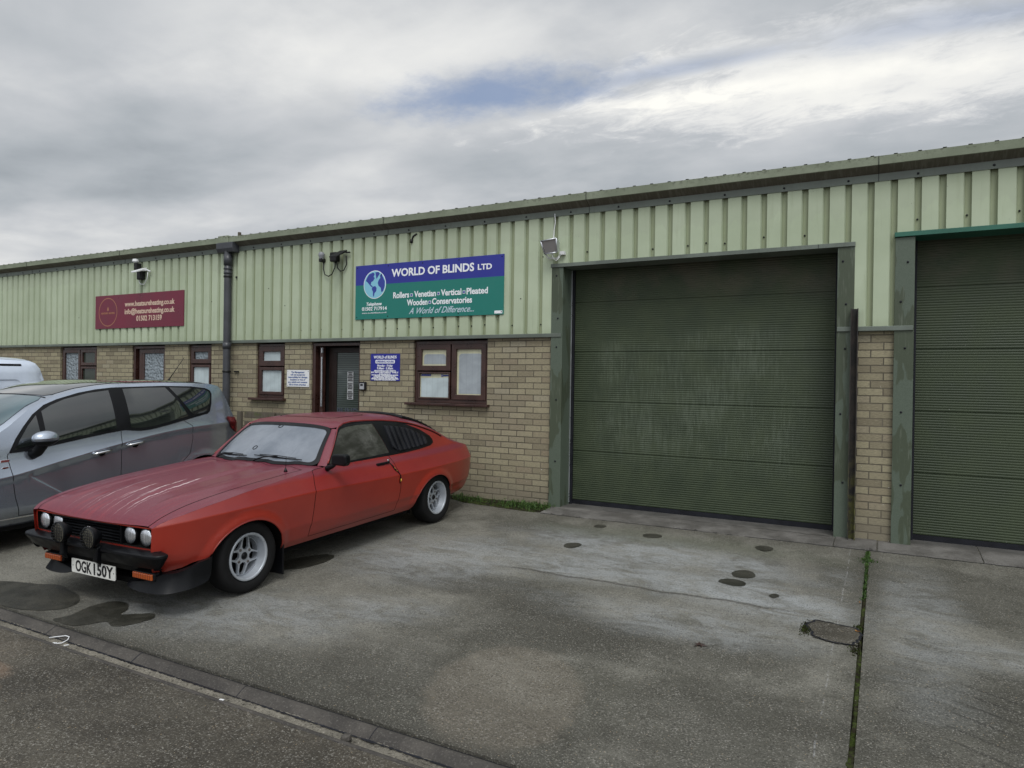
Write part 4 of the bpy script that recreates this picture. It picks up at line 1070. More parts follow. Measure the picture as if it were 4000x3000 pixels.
def inpoly(p, poly):
    x, y = p; c = False; n = len(poly); j = n - 1
    for i in range(n):
        xi, yi = poly[i]; xj, yj = poly[j]
        if (yi > y) != (yj > y) and x < (xj - xi) * (y - yi) / (yj - yi) + xi: c = not c
        j = i
    return c
def dens(pts, step, closed=True):
    out = []; n = len(pts)
    for i in range(n if closed else n - 1):
        a, b = pts[i], pts[(i + 1) % n]; L = math.hypot(b[0] - a[0], b[1] - a[1]); k = max(1, int(L / step + .5))
        for j in range(k): out.append((a[0] + (b[0] - a[0]) * j / k, a[1] + (b[1] - a[1]) * j / k))
    if not closed: out.append(tuple(pts[-1]))
    return out
def smoothline(P, n=6, closed=False):
    pts = []; k = len(P)
    for i in range(k if closed else k - 1):
        if closed: p0, p1, p2, p3 = P[i - 1], P[i], P[(i + 1) % k], P[(i + 2) % k]
        else: p0, p1, p2, p3 = P[max(i - 1, 0)], P[i], P[i + 1], P[min(i + 2, k - 1)]
        for j in range(n):
            t = j / n
            pts.append(tuple(.5 * ((2 * b) + (-a + c) * t + (2 * a - 5 * b + 4 * c - d) * t * t + (-a + 3 * b - 3 * c + d) * t ** 3) for a, b, c, d in zip(p0, p1, p2, p3)))
    if not closed: pts.append(tuple(P[-1]))
    return pts
def segd(p, a, b):
    ax, ay = a; bx, by = b; dx_, dy_ = bx - ax, by - ay; L = dx_ * dx_ + dy_ * dy_
    t = 0 if L == 0 else max(0, min(1, ((p[0] - ax) * dx_ + (p[1] - ay) * dy_) / L))
    return math.hypot(p[0] - ax - dx_ * t, p[1] - ay - dy_ * t)
def panel(outline, fn, step=.035, holes=(), lines=(), off=0., eps=.004, mirror=True, one=False):
    """triangulate a region of a parameter plane and lift it onto the surface fn(u,v); returns verts, faces, normals"""
    outline = dens(outline, step * .8); H = [dens(h, step * .8) for h in holes]; Ls = [dens(l, step * .8, False) for l in lines]
    pts = list(outline); edges = [(i, (i + 1) % len(outline)) for i in range(len(outline))]
    for h in H:
        b = len(pts); pts += h; edges += [(b + i, b + (i + 1) % len(h)) for i in range(len(h))]
    for l in Ls:
        b = len(pts); pts += l; edges += [(b + i, b + i + 1) for i in range(len(l) - 1)]
    bd = list(pts)
    x0 = min(p[0] for p in outline); x1 = max(p[0] for p in outline); y0 = min(p[1] for p in outline); y1 = max(p[1] for p in outline)
    cell = {}
    for q in bd: cell.setdefault((int(q[0] // step), int(q[1] // step)), []).append(q)
    y = y0 + step * .5; r_ = 0
    while y < y1:
        x = x0 + step * (.5 if r_ % 2 else 1.0)
        while x < x1:
            if inpoly((x, y), outline) and not any(inpoly((x, y), h) for h in H):
                ci, cj = int(x // step), int(y // step)
                if all((q[0] - x) ** 2 + (q[1] - y) ** 2 > (step * .55) ** 2 for a in (-1, 0, 1) for b_ in (-1, 0, 1) for q in cell.get((ci + a, cj + b_), ())): pts.append((x, y))
            x += step
        y += step * .87; r_ += 1
    V, E_, F, *_ = delaunay_2d_cdt([Vector(q) for q in pts], edges, [], 0, 1e-6)
    fs = []
    for f in F:
        c = (sum(V[i].x for i in f) / 3, sum(V[i].y for i in f) / 3)
        if inpoly(c, outline) and not any(inpoly(c, h) for h in H): fs.append(tuple(f))
    used = sorted({i for f in fs for i in f}); ix = {j: i for i, j in enumerate(used)}; V = [V[i] for i in used]; fs = [tuple(ix[i] for i in f) for f in fs]
    P = []; Nn = []
    for v in V:
        a = Vector(fn(v.x, v.y)); du = Vector(fn(v.x + eps, v.y)) - Vector(fn(v.x - eps, v.y)); dv = Vector(fn(v.x, v.y + eps)) - Vector(fn(v.x, v.y - eps))
        n_ = du.cross(dv)
        if n_.length < 1e-12: n_ = Vector((0, 0, 1))
        n_.normalize(); P.append(a); Nn.append(n_)
    return P, fs, Nn
class Skin:
    """collects panels, mirrors them left/right, and builds one mesh with exact normals"""
    def __init__(s): s.P = []; s.F = []; s.N = []; s.side = []
    def add(s, pnl, out=(0, 1, 0), off=0., mirror=True, center=None):
        P, F, Nn = pnl; o = Vector(out)
        for sg in ((1, -1) if mirror else (1,)):
            b = len(s.P)
            for p, n in zip(P, Nn):
                if center is not None: o = (p - Vector(center))
                k = 1 if n.dot(o) >= 0 else -1
                q = p + n * k * off; nn = n * k
                s.P.append(Vector((q.x, sg * q.y, q.z))); s.N.append(Vector((nn.x, sg * nn.y, nn.z)))
            for f in F:
                a, b_, c = (s.P[b + i] for i in f); g = (b_ - a).cross(c - a); m_ = s.N[b + f[0]] + s.N[b + f[1]] + s.N[b + f[2]]
                s.F.append(tuple(b + i for i in (f if g.dot(m_) >= 0 else f[::-1]))); s.side.append(sg)
        return s
    def build_lr(s, name, mats, parent):
        for sg in (1, -1):
            q = Skin(); fs = [f for f, k in zip(s.F, s.side) if k == sg]; used = sorted({i for f in fs for i in f}); ix = {j: i for i, j in enumerate(used)}
            q.P = [s.P[i] for i in used]; q.N = [s.N[i] for i in used]; q.F = [tuple(ix[i] for i in f) for f in fs]
            o = q.build(name, mats, parent)
        return o
    def build(s, name, mats, parent, thick=0.):
        me = bpy.data.meshes.new(name); me.from_pydata([tuple(p) for p in s.P], [], s.F)
        me.materials.append(mats); me.polygons.foreach_set('use_smooth', [True] * len(me.polygons)); me.update()
        me.normals_split_custom_set_from_vertices([tuple(n) for n in s.N])
        o = bpy.data.objects.new(name, me); link(o, parent)
        return o
def strip_on(mb, line, fn, w, off=.001, h=0.002, mirror=True, step=.010, ref=(0, 1, 0)):
    """flat band of width w following a line drawn in the parameter plane"""
    pts = dens(line, step, False); rf = Vector(ref)
    for sg in ((1, -1) if mirror else (1,)):
        A = []; 
        for i, q in enumerate(pts):
            p = Vector(fn(*q)); e = .004
            n = (Vector(fn(q[0] + e, q[1])) - Vector(fn(q[0] - e, q[1]))).cross(Vector(fn(q[0], q[1] + e)) - Vector(fn(q[0], q[1] - e))).normalized()
            if n.dot(rf) < 0: n = -n
            a = Vector(fn(*pts[max(i - 1, 0)])); b = Vector(fn(*pts[min(i + 1, len(pts) - 1)])); t = (b - a).normalized(); s_ = n.cross(t).normalized()
            A.append([p - s_ * w / 2 + n * off, p - s_ * w * .28 + n * (off + h), p + s_ * w * .28 + n * (off + h), p + s_ * w / 2 + n * off])
        mb.grid([[Vector((v.x, sg * v.y, v.z)) for v in r_] for r_ in A])
def place(root, M3, O):
    root.matrix_world = Matrix(((M3[0][0], M3[1][0], M3[2][0], O[0]), (M3[0][1], M3[1][1], M3[2][1], O[1]), (M3[0][2], M3[1][2], M3[2][2], O[2]), (0, 0, 0, 1)))

def f_paint(c1, c2, sky_tint, sky_tint_col, rough=.35, flake=0):
    def fn(T):
        sx, sy, sz = T.sep(T.obj)
        n = T.noise(T.obj, 1.6, 5, .6); g = T.noise(T.obj, 260, 2, .6)
        c = T.mix(T.step(n, .35, .65), c1, c2)
        geo = T.node('ShaderNodeNewGeometry'); nz = T.sep(geo.outputs['Normal'])[2]
        up = T.step(nz, .25, .85)
        du = T.m('MULTIPLY', T.m('ADD', T.m('MULTIPLY', up, 1.0), .03), T.m('ADD', .6, T.m('MULTIPLY', g, .8)), clamp=True)
        c = T.mix(T.m('MULTIPLY', du, sky_tint), c, sky_tint_col)  # upward panels tinted crimson, painting in the sky's reflection
        low = T.step(T.m('ADD', sz, T.m('MULTIPLY', n, .25)), .58, .34, 0, .5)
        c = T.mix(low, c, tuple(.55 * x + .03 for x in c1))
        T.put(T.b.inputs['Base Color'], c)
        T.put(T.b.inputs['Roughness'], T.m('ADD', rough, T.m('MULTIPLY', du, .25)))
        T.put(T.b.inputs['Normal'], T.bump(g, .05, .001))
    return fn
def f_red(T):
    f_paint((.255, .021, .012), (.305, .028, .015), .92, (.115, .009, .028), .33)(T)
    # bird-lime and water runs down the bonnet
    sx, sy, sz = T.sep(T.obj)
    base = T.b.inputs['Base Color'].links[0].from_socket
    geo = T.node('ShaderNodeNewGeometry'); nz = T.sep(geo.outputs['Normal'])[2]
    top = T.m('MULTIPLY', T.step(nz, .6, .85), T.step(sx, -.75, -.6))
    wv = T.m('MULTIPLY', T.m('SUBTRACT', T.noise(T.comb(T.m('MULTIPLY', sx, 1.5), 0, 0), 2.2, 3, .6), .5), .10)
    yy = T.m('ADD', sy, T.m('ADD', wv, T.m('MULTIPLY', sx, -.10)))
    acc = None
    for (y0, w, xa, xb, k) in [(-.20, .006, .12, .66, .7), (-.245, .003, .30, .70, .4), (-.02, .010, .20, .50, .9), (-.045, .004, .35, .68, .5), (.115, .012, .02, .46, .9), (.135, .005, .30, .70, .55), (.20, .009, -.05, .62, .9), (.235, .004, .25, .70, .45), (-.42, .004, .3, .70, .4), (.03, .004, .42, .70, .45)]:
        e = T.m('MULTIPLY', T.step(T.m('ABSOLUTE', T.m('SUBTRACT', yy, y0)), w * .3, w, k, 0), T.m('MULTIPLY', T.step(sx, xa - .03, xa + .06), T.step(sx, xb + .05, xb - .15)))
        acc = e if acc is None else T.m('MAXIMUM', acc, e)
    brk = T.step(T.noise(T.mapping(T.obj, (7, 30, 1)), 3, 4, .7), .36, .56, .12, 1)
    acc = T.m('MULTIPLY', T.m('MULTIPLY', acc, brk), top)
    # darker rain-washed tracks
    trk = T.noise(T.mapping(T.obj, (.8, 13, .1), (0, 0, 0)), 2.2, 4, .6)
    fr = T.m('MULTIPLY', T.step(sx, .05, .6), top)
    c = T.mix(T.m('MULTIPLY', T.step(trk, .50, .66, 0, .7), fr), base, (.20, .012, .024))
    # droplets and dusty specks
    sp = T.vor(T.obj, 170, 'F1', 0); ss = T.sep(T.vor(T.obj, 170, 'F1', 1))[0]
    dr = T.m('MULTIPLY', T.m('LESS_THAN', sp, .30), T.m('GREATER_THAN', ss, .55))
    c = T.mix(T.m('MULTIPLY', T.m('MULTIPLY', dr, T.step(nz, .5, .8)), .18), c, (.48, .24, .25))
    c = T.mix(acc, c, (.62, .50, .50))
    T.put(T.b.inputs['Base Color'], c)
M_red = mat('faded_red_paint', f_red, rough=.35, spec=.5, coat=.35, coat_r=.12)
M_tyre = worn('tyre_rubber', (.008, .008, .0085), .75, .25, 8, .25)
M_car_black = worn('car_black_trim', (.0045, .005, .0065), .42, .3, 6, .24, bump=.2); M_louv = worn('louvre_plastic', (.017, .018, .023), .5, .3, 6, .35)
M_void = mat('dark_recess', None, (.004, .004, .004), .9, 0, .1)
def f_fog(T):
    n = T.noise(T.obj, 2.2, 5, .6); d = T.vor(T.obj, 150, 'F1', 0); st = T.noise(T.mapping(T.obj, (1, 14, 1)), 2, 4, .6)
    c = T.mix(T.step(n, .35, .7), (.12, .14, .17), (.20, .225, .26))
    c = T.mix(T.step(st, .6, .75, 0, .35), c, (.07, .08, .10))
    T.put(T.b.inputs['Base Color'], c); T.b.inputs['Roughness'].default_value = .22; T.put(T.b.inputs['Normal'], T.bump(T.noise(T.obj, 220, 2), .25, .001))
M_fog = mat('misted_windscreen', f_fog, rough=.2, spec=.6, coat=.4, coat_r=.06)
def f_fog2(T):
    n = T.noise(T.mapping(T.obj, (1, 1, 2)), 2.6, 6, .65, .5)
    c = T.mix(T.step(n, .38, .66), (.035, .036, .030), (.095, .096, .086))
    T.put(T.b.inputs['Base Color'], c); T.put(T.b.inputs['Roughness'], T.step(n, .3, .7, .10, .3))
M_fog2 = mat('misted_side_glass', f_fog2, spec=.5)
M_headl = mat('headlamp_glass', lambda T: (T.put(T.b.inputs['Base Color'], T.mix(T.step(T.noise(T.mapping(T.obj, (1, 40, 3)), 1.2, 2), .35, .65), (.55, .58, .62), (.80, .82, .88))), T.put(T.b.inputs['Normal'], T.bump(T.m('SINE', T.m('MULTIPLY', T.sep(T.obj)[1], 500)), .25, .004))), rough=.14, metal=.75, spec=.8, coat=1, coat_r=.02)
M_amber = mat('amber_lens', lambda T: T.put(T.b.inputs['Base Color'], T.mix(T.step(T.m('SINE', T.m('MULTIPLY', T.sep(T.obj)[1], 260)), -.3, .3), (.26, .045, .010), (.42, .085, .014))), rough=.2, spec=.6, coat=.5)
M_plate = worn('white_plate', (.74, .74, .70), .4, .06, 6)
M_red_lens = mat('red_lens', lambda T: T.put(T.b.inputs['Base Color'], T.mix(T.step(T.noise(T.mapping(T.obj, (8, 8, 8)), 2, 2), .4, .6), (.22, .01, .012), (.10, .006, .008))), rough=.12, spec=.7, coat=1, coat_r=.03)

# ================================================================ red coupe
RED = thing('sports_coupe', 'old faded red two-door coupe with black bumper, spotlamps and silver alloy wheels', 'car')
CM = ((.0197443142, -.999294413, -.0319505475), (.999804863, .0197543998, 0.0), (.00063116, -.0319443, .99948945))
CO = (-5.0882, -3.9522, -.1517)
zcr = lin([(.74, .648), (.6, .662), (.3, .672), (-.6, .678), (-1.2, .662), (-1.8, .648), (-2.6, .640), (-3.6, .64)])
kn = [(.14, .70), (.20, .730), (.24, .757), (.30, .790), (.380, .811), (.392, .822), (.50, .838), (.58, .8465), (.659, .8535), (.664, .8525), (.70, .832), (.745, .808), (.785, .788), (.82, .757), (.845, .735), (.90, .712), (1.0, .668), (1.10, .615), (1.16, .577), (1.20, .543), (1.25, .49), (1.3, .43)]
base_y = plin(kn)
dfr = lin([(-.7, 0), (0, 0), (.2, .006), (.35, .018), (.5, .042), (.6, .072), (.68, .108), (.72, .135), (.75, .16)])
drr = lin([(-2.2, 0), (-2.6, .004), (-2.9, .018), (-3.15, .042), (-3.35, .08), (-3.47, .12), (-3.54, .16)])
ARF = (.030, .245, .372, .332); ARR = (-2.545, .235, .365, .322)
def arch_d(x, z, A):
    # approximate distance outside the wheel arch curve
    dx_, dz_ = (x - A[0]) / A[2], (z - A[1]) / A[3]
    return (math.hypot(dx_, dz_) - 1) * (A[2] + A[3]) / 2
def Yc(x, z):
    zz = z - (zcr(x) - .66) * sst(z, .30, .55)
    y = 0.
    for k_, w in ((-.004, .25), (0, .5), (.004, .25)): y += base_y(zz + k_) * w
    y -= dfr(x) + drr(x) * (1 if z < .86 else 1 - .35 * sst(z, .86, 1.0))
    # lower front corners tuck in
    y -= .05 * sst(x, .35, .72) * sst(z, .45, .25)
    for A in (ARF, ARR):
        d = arch_d(x, z, A)
        if z > .15 and d < .09: y += .020 * (1 - sst(d, .0, .085)) * sst(z, .2, .33)
    return y
def Scar(x, z): return (x, Yc(x, z), z)
Wz = lin([(.745, .645), (.70, .672), (.65, .690), (.55, .712), (.44, .732), (.2, .764), (0, .787), (-.3, .812), (-.6, .834), (-.9, .848), (-1.2, .850)])
Tz = plin([(-3.54, .765), (-3.46, .785), (-3.3, .815), (-3.15, .845), (-3.05, .880), (-2.95, .925), (-2.77, 1.01), (-2.6, 1.068), (-2.43, 1.118), (-2.2, 1.160), (-1.94, 1.190), (-1.7, 1.204), (-1.5, 1.208), (-1.37, 1.198), (-1.27, 1.168), (-1.22, 1.128), (-.93, .850), (-.90, .848)])
Cb = lin([(.75, .640), (.735, .658), (.70, .686), (.62, .722), (.5, .757), (.35, .784), (.15, .806), (-.1, .826), (-.35, .842), (-.6, .855), (-.8, .862)])
def Zb(x, y):   # bonnet and wing tops
    ye = Yc(x, Wz(x)); w = Wz(x); c = Cb(x)
    u = min(1., abs(y) / ye); z = c - (c - w) * (.35 * u ** 2 + .65 * u ** 5)
    z += .017 * sst(x, .62, .2) * (1 - sst(abs(y), .17, .27)) * sst(x, -.95, -.7)
    z += .007 * sst(abs(y), .40, .46) * (1 - sst(abs(y), .50, .60)) * sst(x, .7, .4)
    return z
def Sbon(x, y): return (x, y, Zb(x, y))
Cr = lin([(-1.17, 1.186), (-1.25, 1.212), (-1.4, 1.236), (-1.65, 1.250), (-2.0, 1.244), (-2.3, 1.222), (-2.6, 1.170), (-2.85, 1.100), (-3.05, 1.025), (-3.2, .950), (-3.32, .885), (-3.42, .830), (-3.54, .775)])
def Zr(x, y):
    t_ = Tz(x); ye = max(.2, Yc(x, t_)); c = max(Cr(x), t_ + .002); u = min(1.05, abs(y) / ye)
    return c - (c - t_) * (.3 * u ** 2 + .7 * u ** 4)
def Sroof(x, y): return (x, y, Zr(x, y))
def arch_pts(A, z0, n=22):
    a0 = math.asin(max(-1, min(1, (z0 - A[1]) / A[3]))); out = []
    for i in range(n + 1):
        w_ = a0 + (math.pi - 2 * a0) * i / n; out.append((A[0] + A[2] * math.cos(w_), A[1] + A[3] * math.sin(w_)))
    return out   # front to rear over the top
zsill = .245
fa = arch_pts(ARF, .25); ra = arch_pts(ARR, .25)
fa = [(.374, .372)] + [q for q in fa if not (q[0] > .3 and q[1] < .385)]
creasel = [(x / 20, zcr(x / 20)) for x in range(14, -70, -1)]
# side outline of everything painted below the roof line
nose = [(.700, .322), (.728, .38), (.742, .46), (.745, .645)]
topw = [(x, Wz(x)) for x in (.70, .65, .6, .55, .5, .44, .35, .2, .1, 0, -.15, -.3, -.45, -.6, -.75, -.90)]
topt = [(x, Tz(x)) for x in (-.93, -1.0, -1.1, -1.22, -1.27, -1.32, -1.37, -1.43, -1.5, -1.6, -1.7, -1.8, -1.94, -2.07, -2.2, -2.32, -2.43, -2.52, -2.6, -2.69, -2.77, -2.86, -2.95, -3.05, -3.15, -3.3, -3.46)]
tail = [(-3.50, .775), (-3.535, .69), (-3.535, .62), (-3.515, .50), (-3.42, .36), (-3.32, .275), (-3.2, .262), (-2.95, .255)]
door_p = [(-.665, .80), (-.665, .848), (-.95, .845), (-1.79, .845)] 
outline = nose + topw + topt + tail + list(reversed(ra))[0:] + [(-2.15, .235), (-1.2, .242), (-.36, .25)] + list(reversed(fa)) + [(.42, .366), (.48, .354), (.54, .332), (.63, .318)]
# doors are cut out of the side
dl = smoothline([(-.735, .842), (-.700, .76), (-.675, .67), (-.662, .52), (-.648, .36), (-.640, .298)], 5)
drl = smoothline([(-1.862, .288), (-1.885, .40), (-1.898, .52), (-1.880, .62), (-1.862, .73), (-1.842, .845)], 5)
door_out = dl + [(-1.2, .292)] + drl + [(-1.842, .849), (-1.3, .852), (-.93, .852), (-.76, .847)]
sk = Skin()
CL = [[(x / 20, zcr(x / 20) + o) for x in range(14, -70, -1)] for o in (-.007, .010)] + [[(.40, z), (-3.40, z)] for z in (.375, .400)]
sk.add(panel(outline, Scar, .034, holes=[door_out], lines=CL, eps=.002), (0, 1, 0))
# bonnet/wing tops: wing strip belongs to the body
ybon = lambda x: min(.665, Yc(x, Wz(x)) - .055) if x > -.62 else .665
xe = lambda y: .748 - .022 * (abs(y) / .7) ** 3
wing = [(xe(.6), ybon(.74))] + [(x, Yc(x, Wz(x)) - .0005) for x in (.742, .72, .70, .65, .6, .55, .44, .3, .2, 0, -.2, -.4, -.6, -.78, -.90)] + [(-.905, .66), (-.80, .664)] + [(x, ybon(x)) for x in (-.74, -.6, -.4, -.2, 0, .2, .35, .5, .6, .68)]
sk.add(panel(wing, Sbon, .034), (0, 0, 1))
# cowl between bonnet and windscreen
xb = lambda y: -.745 - .165 * (abs(y) / .66) ** 2.2
cow = [(-.705, .0), (-.715, .3), (-.735, .5), (-.70, .664), (-.80, .664), (-.90, .66)] + [(xb(y), y) for y in (.60, .5, .4, .25, .1, 0)]
sk.add(panel(cow, Sbon, .05), (0, 0, 1))
# roof shell and hatch
roofo = [(-1.205, 0), (-1.207, .2), (-1.215, .4), (-1.232, .53)] + [(x, Yc(x, Tz(x)) - .0005) for x in (-1.27, -1.32, -1.37, -1.43, -1.5, -1.7, -1.94, -2.2, -2.43, -2.6, -2.77, -2.95, -3.05, -3.15, -3.3, -3.46, -3.50)] + [(-3.50, 0)]
sk.add(panel(roofo, Sroof, .045), (0, 0, 1))
body = sk.build('body', M_red, RED)
m = MB()
# tail panel, floor, inner nose
pts = [(-3.50, z) for z in (.775,)]
m.grid([[(x, s_ * Yc(x, z) * (1 if abs(s_) == 1 else 1), z) for s_ in (-1, -.8, -.4, 0, .4, .8, 1)] for x, z in ((-3.50, .775), (-3.535, .69), (-3.535, .62), (-3.515, .50), (-3.42, .36), (-3.32, .275))])
m.build('tail_panel', M_red, RED, angle=60)
m = MB(); m.box(-3.3, .66, -.60, .60, .20, .24); m.box(-2.15, -.38, -.74, .74, .205, .25); m.build('floor_pan', M_void, RED)
m = MB()
for A in (ARF, ARR):
    n = 20
    for sg in (1, -1):
        rows = []
        for i in range(n + 1):
            w_ = -.15 + (math.pi + .3) * i / n; x = A[0] + (A[2] + .004) * math.cos(w_); z = A[1] + (A[3] + .004) * math.sin(w_)
            rows.append([(x, sg * max(.55, (Yc(x, max(z, .25)) - .012)), z), (x, sg * .50, z)])
        m.grid(rows); m.add([(A[0] + A[2], sg * .5, .2), (A[0] - A[2], sg * .5, .2), (A[0] - A[2], sg * .5, .62), (A[0] + A[2], sg * .5, .62)], [(0, 1, 2, 3)])
m.build('wheel_arch_liner', M_void, RED, recalc=False)
# thin rolled lip round the arches
m = MB()
for A in (arch_pts(ARF, .27, 30), arch_pts(ARR, .26, 30)):
    for sg in (1, -1): m.tube([(x, sg * (Yc(x, z) - .004), z) for x, z in A if not (x > .3 and z < .37)], .0065, 6)
m.build('arch_lip', M_red, RED, recalc=False)
# doors
for sgn in (1, -1):
    ds = Skin(); P_, F_, N_ = panel(door_out, Scar, .034, lines=CL, eps=.002)
    ds.add((P_, F_, N_), (0, 1, 0), mirror=False)
    if sgn < 0:
        ds.P = [Vector((p.x, -p.y, p.z)) for p in ds.P]; ds.N = [Vector((n.x, -n.y, n.z)) for n in ds.N]; ds.F = [f[::-1] for f in ds.F]
    dr = ds.build('door', M_red, RED)
    hb = MB(); yy = Yc(-1.68, .79)
    hb.box(-1.78, -1.58, sgn * (yy + .004), sgn * (yy + .024), .775, .797); hb.box(-1.71, -1.60, sgn * (yy + .001), sgn * (yy + .016), .762, .777)
    hb.build('door_handle', M_car_black, dr, bevel=.006)
    if sgn == 1:
        lk = MB(); lk.lathe([(.013, 0), (.010, .006), (0, .007)], (-1.765, yy + .015, .806), (0, 1, .4), 12); lk.build('door_lock', M_chrome, dr)
m = MB(); m.smooth = True
strip_on(m, dl, Scar, .0065, .0004, .0002); strip_on(m, drl, Scar, .0065, .0004, .0002); strip_on(m, [(-.64, .296), (-1.2, .290), (-1.862, .286)], Scar, .0045, .0004, .0002)
strip_on(m, [(-.735, .842), (-.77, .848), (-.90, .852)], Scar, .005, .0006, .0002)
strip_on(m, [(x, ybon(x)) for x in (.735, .70, .65, .6, .5, .35, .2, 0, -.2, -.4, -.6, -.70)], Sbon, .0075, .0006, .0002, ref=(0, 0, 1))
strip_on(m, [(-.705, .0), (-.715, .3), (-.735, .5), (-.70, .665)], Sbon, .007, .0006, .0002, ref=(0, 0, 1))
so = [(-1.42, 0), (-1.425, .28), (-1.46, .34), (-1.52, .365), (-1.85, .365), (-1.92, .33), (-1.93, .26), (-1.93, 0)]
strip_on(m, smoothline(so, 3), Sroof, .012, .001, .0005, ref=(0, 0, 1), step=.02)
m.build('panel_gap', M_void, RED, recalc=False)
# bonnet
bon = [(xe(0), 0)] + [(xe(y), y) for y in (.1, .2, .3, .4, .5, .58)] + [(xe(.62), ybon(.73))] + [(x, ybon(x)) for x in (.70, .65, .6, .5, .35, .2, 0, -.2, -.4, -.6)] + [(-.70, .662), (-.735, .5), (-.715, .3), (-.705, 0)]
bs = Skin(); bs.add(panel(bon, Sbon, .034), (0, 0, 1)); bonnet = bs.build('bonnet', M_red, RED)
# A pillars and windscreen
xt = lambda y: -1.195 - .035 * (abs(y) / .53) ** 2
def Sws(s, t):      # s -1..1 across, t 0..1 up
    yb, yt = .655 * s, .535 * s
    a = Vector((xb(yb), yb, Zb(xb(yb), yb) + .002)); b = Vector((xt(yt), yt, Zr(xt(yt), yt) - .006))
    q = a.lerp(b, t); bul = math.sin(math.pi * t) * .012
    return (q.x + bul * .5, q.y, q.z + bul)
def rrect(a0, a1, b0, b1, ra_, rb_, n=5):
    out = []
    for cx_, cy_, w0 in ((a1 - ra_, b1 - rb_, 0), (a0 + ra_, b1 - rb_, 90), (a0 + ra_, b0 + rb_, 180), (a1 - ra_, b0 + rb_, 270)):
        for i in range(n + 1):
            w_ = R(w0 + 90 * i / n); out.append((cx_ + ra_ * math.cos(w_), cy_ + rb_ * math.sin(w_)))
    return out
ws_o = rrect(-1, 1, 0, 1, .10, .12); ws_i = rrect(-.952, .952, .06, .93, .09, .12)
w_ = Skin(); w_.add(panel(rrect(-.965, .965, .045, .945, .09, .12), Sws, .07, eps=.02), (1, 0, 1), mirror=False, off=.001)
wsn = w_.build('windscreen', M_fog, RED)
w_ = Skin(); w_.add(panel(rrect(-1.01, 1.01, -.005, 1.015, .10, .12), Sws, .035, holes=[ws_i], eps=.02), (1, 0, 1), mirror=False, off=.006)
w_.build('windscreen_seal', M_car_black, RED)
m = MB(); rows = []
for i in range(11):
    t = i / 10; q = Vector(Sws(1, t)); x = -.925 + (-1.245 + .925) * t; z = Tz(x) if t > .02 else .85
    p_ = Vector((x, Yc(x, z), z)); rows.append([q, q.lerp(p_, .5) + Vector((.005, .004, .006)), p_])
for sg in (1, -1): m.grid([[(v.x, sg * v.y, v.z) for v in r_] for r_ in rows])
m.smooth = True
m.build('windscreen_pillar', M_red, RED, angle=50)
# tax disc holders / suction cups seen behind the misted screen
m = MB()
for s_, t in ((-.05, .90), (-.13, .30)):
    c_ = Vector(Sws(s_, t)); n_ = (Vector(Sws(s_ + .05, t)) - Vector(Sws(s_ - .05, t))).cross(Vector(Sws(s_, t + .05)) - Vector(Sws(s_, t - .05))).normalized()
    if n_.z < 0: n_ = -n_
    m.lathe([(.026, .0), (.026, .004), (.020, .004), (.020, 0)], c_ + n_ * .0005, n_, 20)
m.build('suction_ring', M_car_black, RED, recalc=False)
# drip rail
m = MB()
dr_ = [(x, Tz(x)) for x in (-.96, -1.1, -1.22, -1.27, -1.32, -1.37, -1.43, -1.5, -1.6, -1.7, -1.8, -1.94, -2.07, -2.2, -2.43, -2.6, -2.77, -2.9)]
for sg in (1, -1): m.tube([(x, sg * (Yc(x, z) + .003), z - .004) for x, z in smoothline(dr_, 3)], .008, 6)
m.build('drip_rail', M_red, RED, recalc=False)
m = MB()
for sg in (1, -1): m.tube([(x, sg * (Yc(x, z - .016) + .001), z - .016) for x, z in smoothline(dr_[1:], 3)], .006, 6)
m.build('drip_channel', M_car_black, RED, recalc=False)
# side glass
fw_glass = [(-.975, .868), (-1.06, .952), (-1.15, 1.040), (-1.235, 1.115), (-1.29, 1.148), (-1.38, 1.160), (-1.55, 1.166), (-1.785, 1.160), (-1.80, 1.10), (-1.865, .866), (-1.5, .862), (-1.2, .862)]
fw_out = [(-.930, .853), (-1.03, .948), (-1.13, 1.050), (-1.21, 1.128), (-1.28, 1.168), (-1.38, 1.180), (-1.55, 1.186), (-1.84, 1.178), (-2.09, 1.160), (-2.31, 1.118), (-2.53, 1.040), (-2.665, .960), (-2.695, .920), (-2.69, .885), (-2.62, .862), (-2.4, .846), (-2.15, .838), (-1.9, .838), (-1.5, .842), (-1.2, .846)]
qw = smoothline([(-1.895, 1.148), (-2.09, 1.130), (-2.31, 1.086), (-2.50, 1.010), (-2.625, .935), (-2.63, .900), (-2.56, .878), (-2.40, .865), (-2.2, .860), (-1.96, .860)], 3) 
sk = Skin(); sk.add(panel(fw_out, Scar, .03, holes=[fw_glass]), (0, 1, 0), off=.004); sk.build_lr('window_surround', M_car_black, RED)
for sgn in (1, -1):
    sk = Skin(); sk.add(panel([(a + (.004 if a > -1 else 0), b) for a, b in fw_glass], Scar, .04), (0, 1, 0), off=.0015, mirror=False)
    if sgn < 0: sk.P = [Vector((p.x, -p.y, p.z)) for p in sk.P]; sk.N = [Vector((n.x, -n.y, n.z)) for n in sk.N]; sk.F = [f[::-1] for f in sk.F]
    sk.build('side_window', M_fog2, RED)
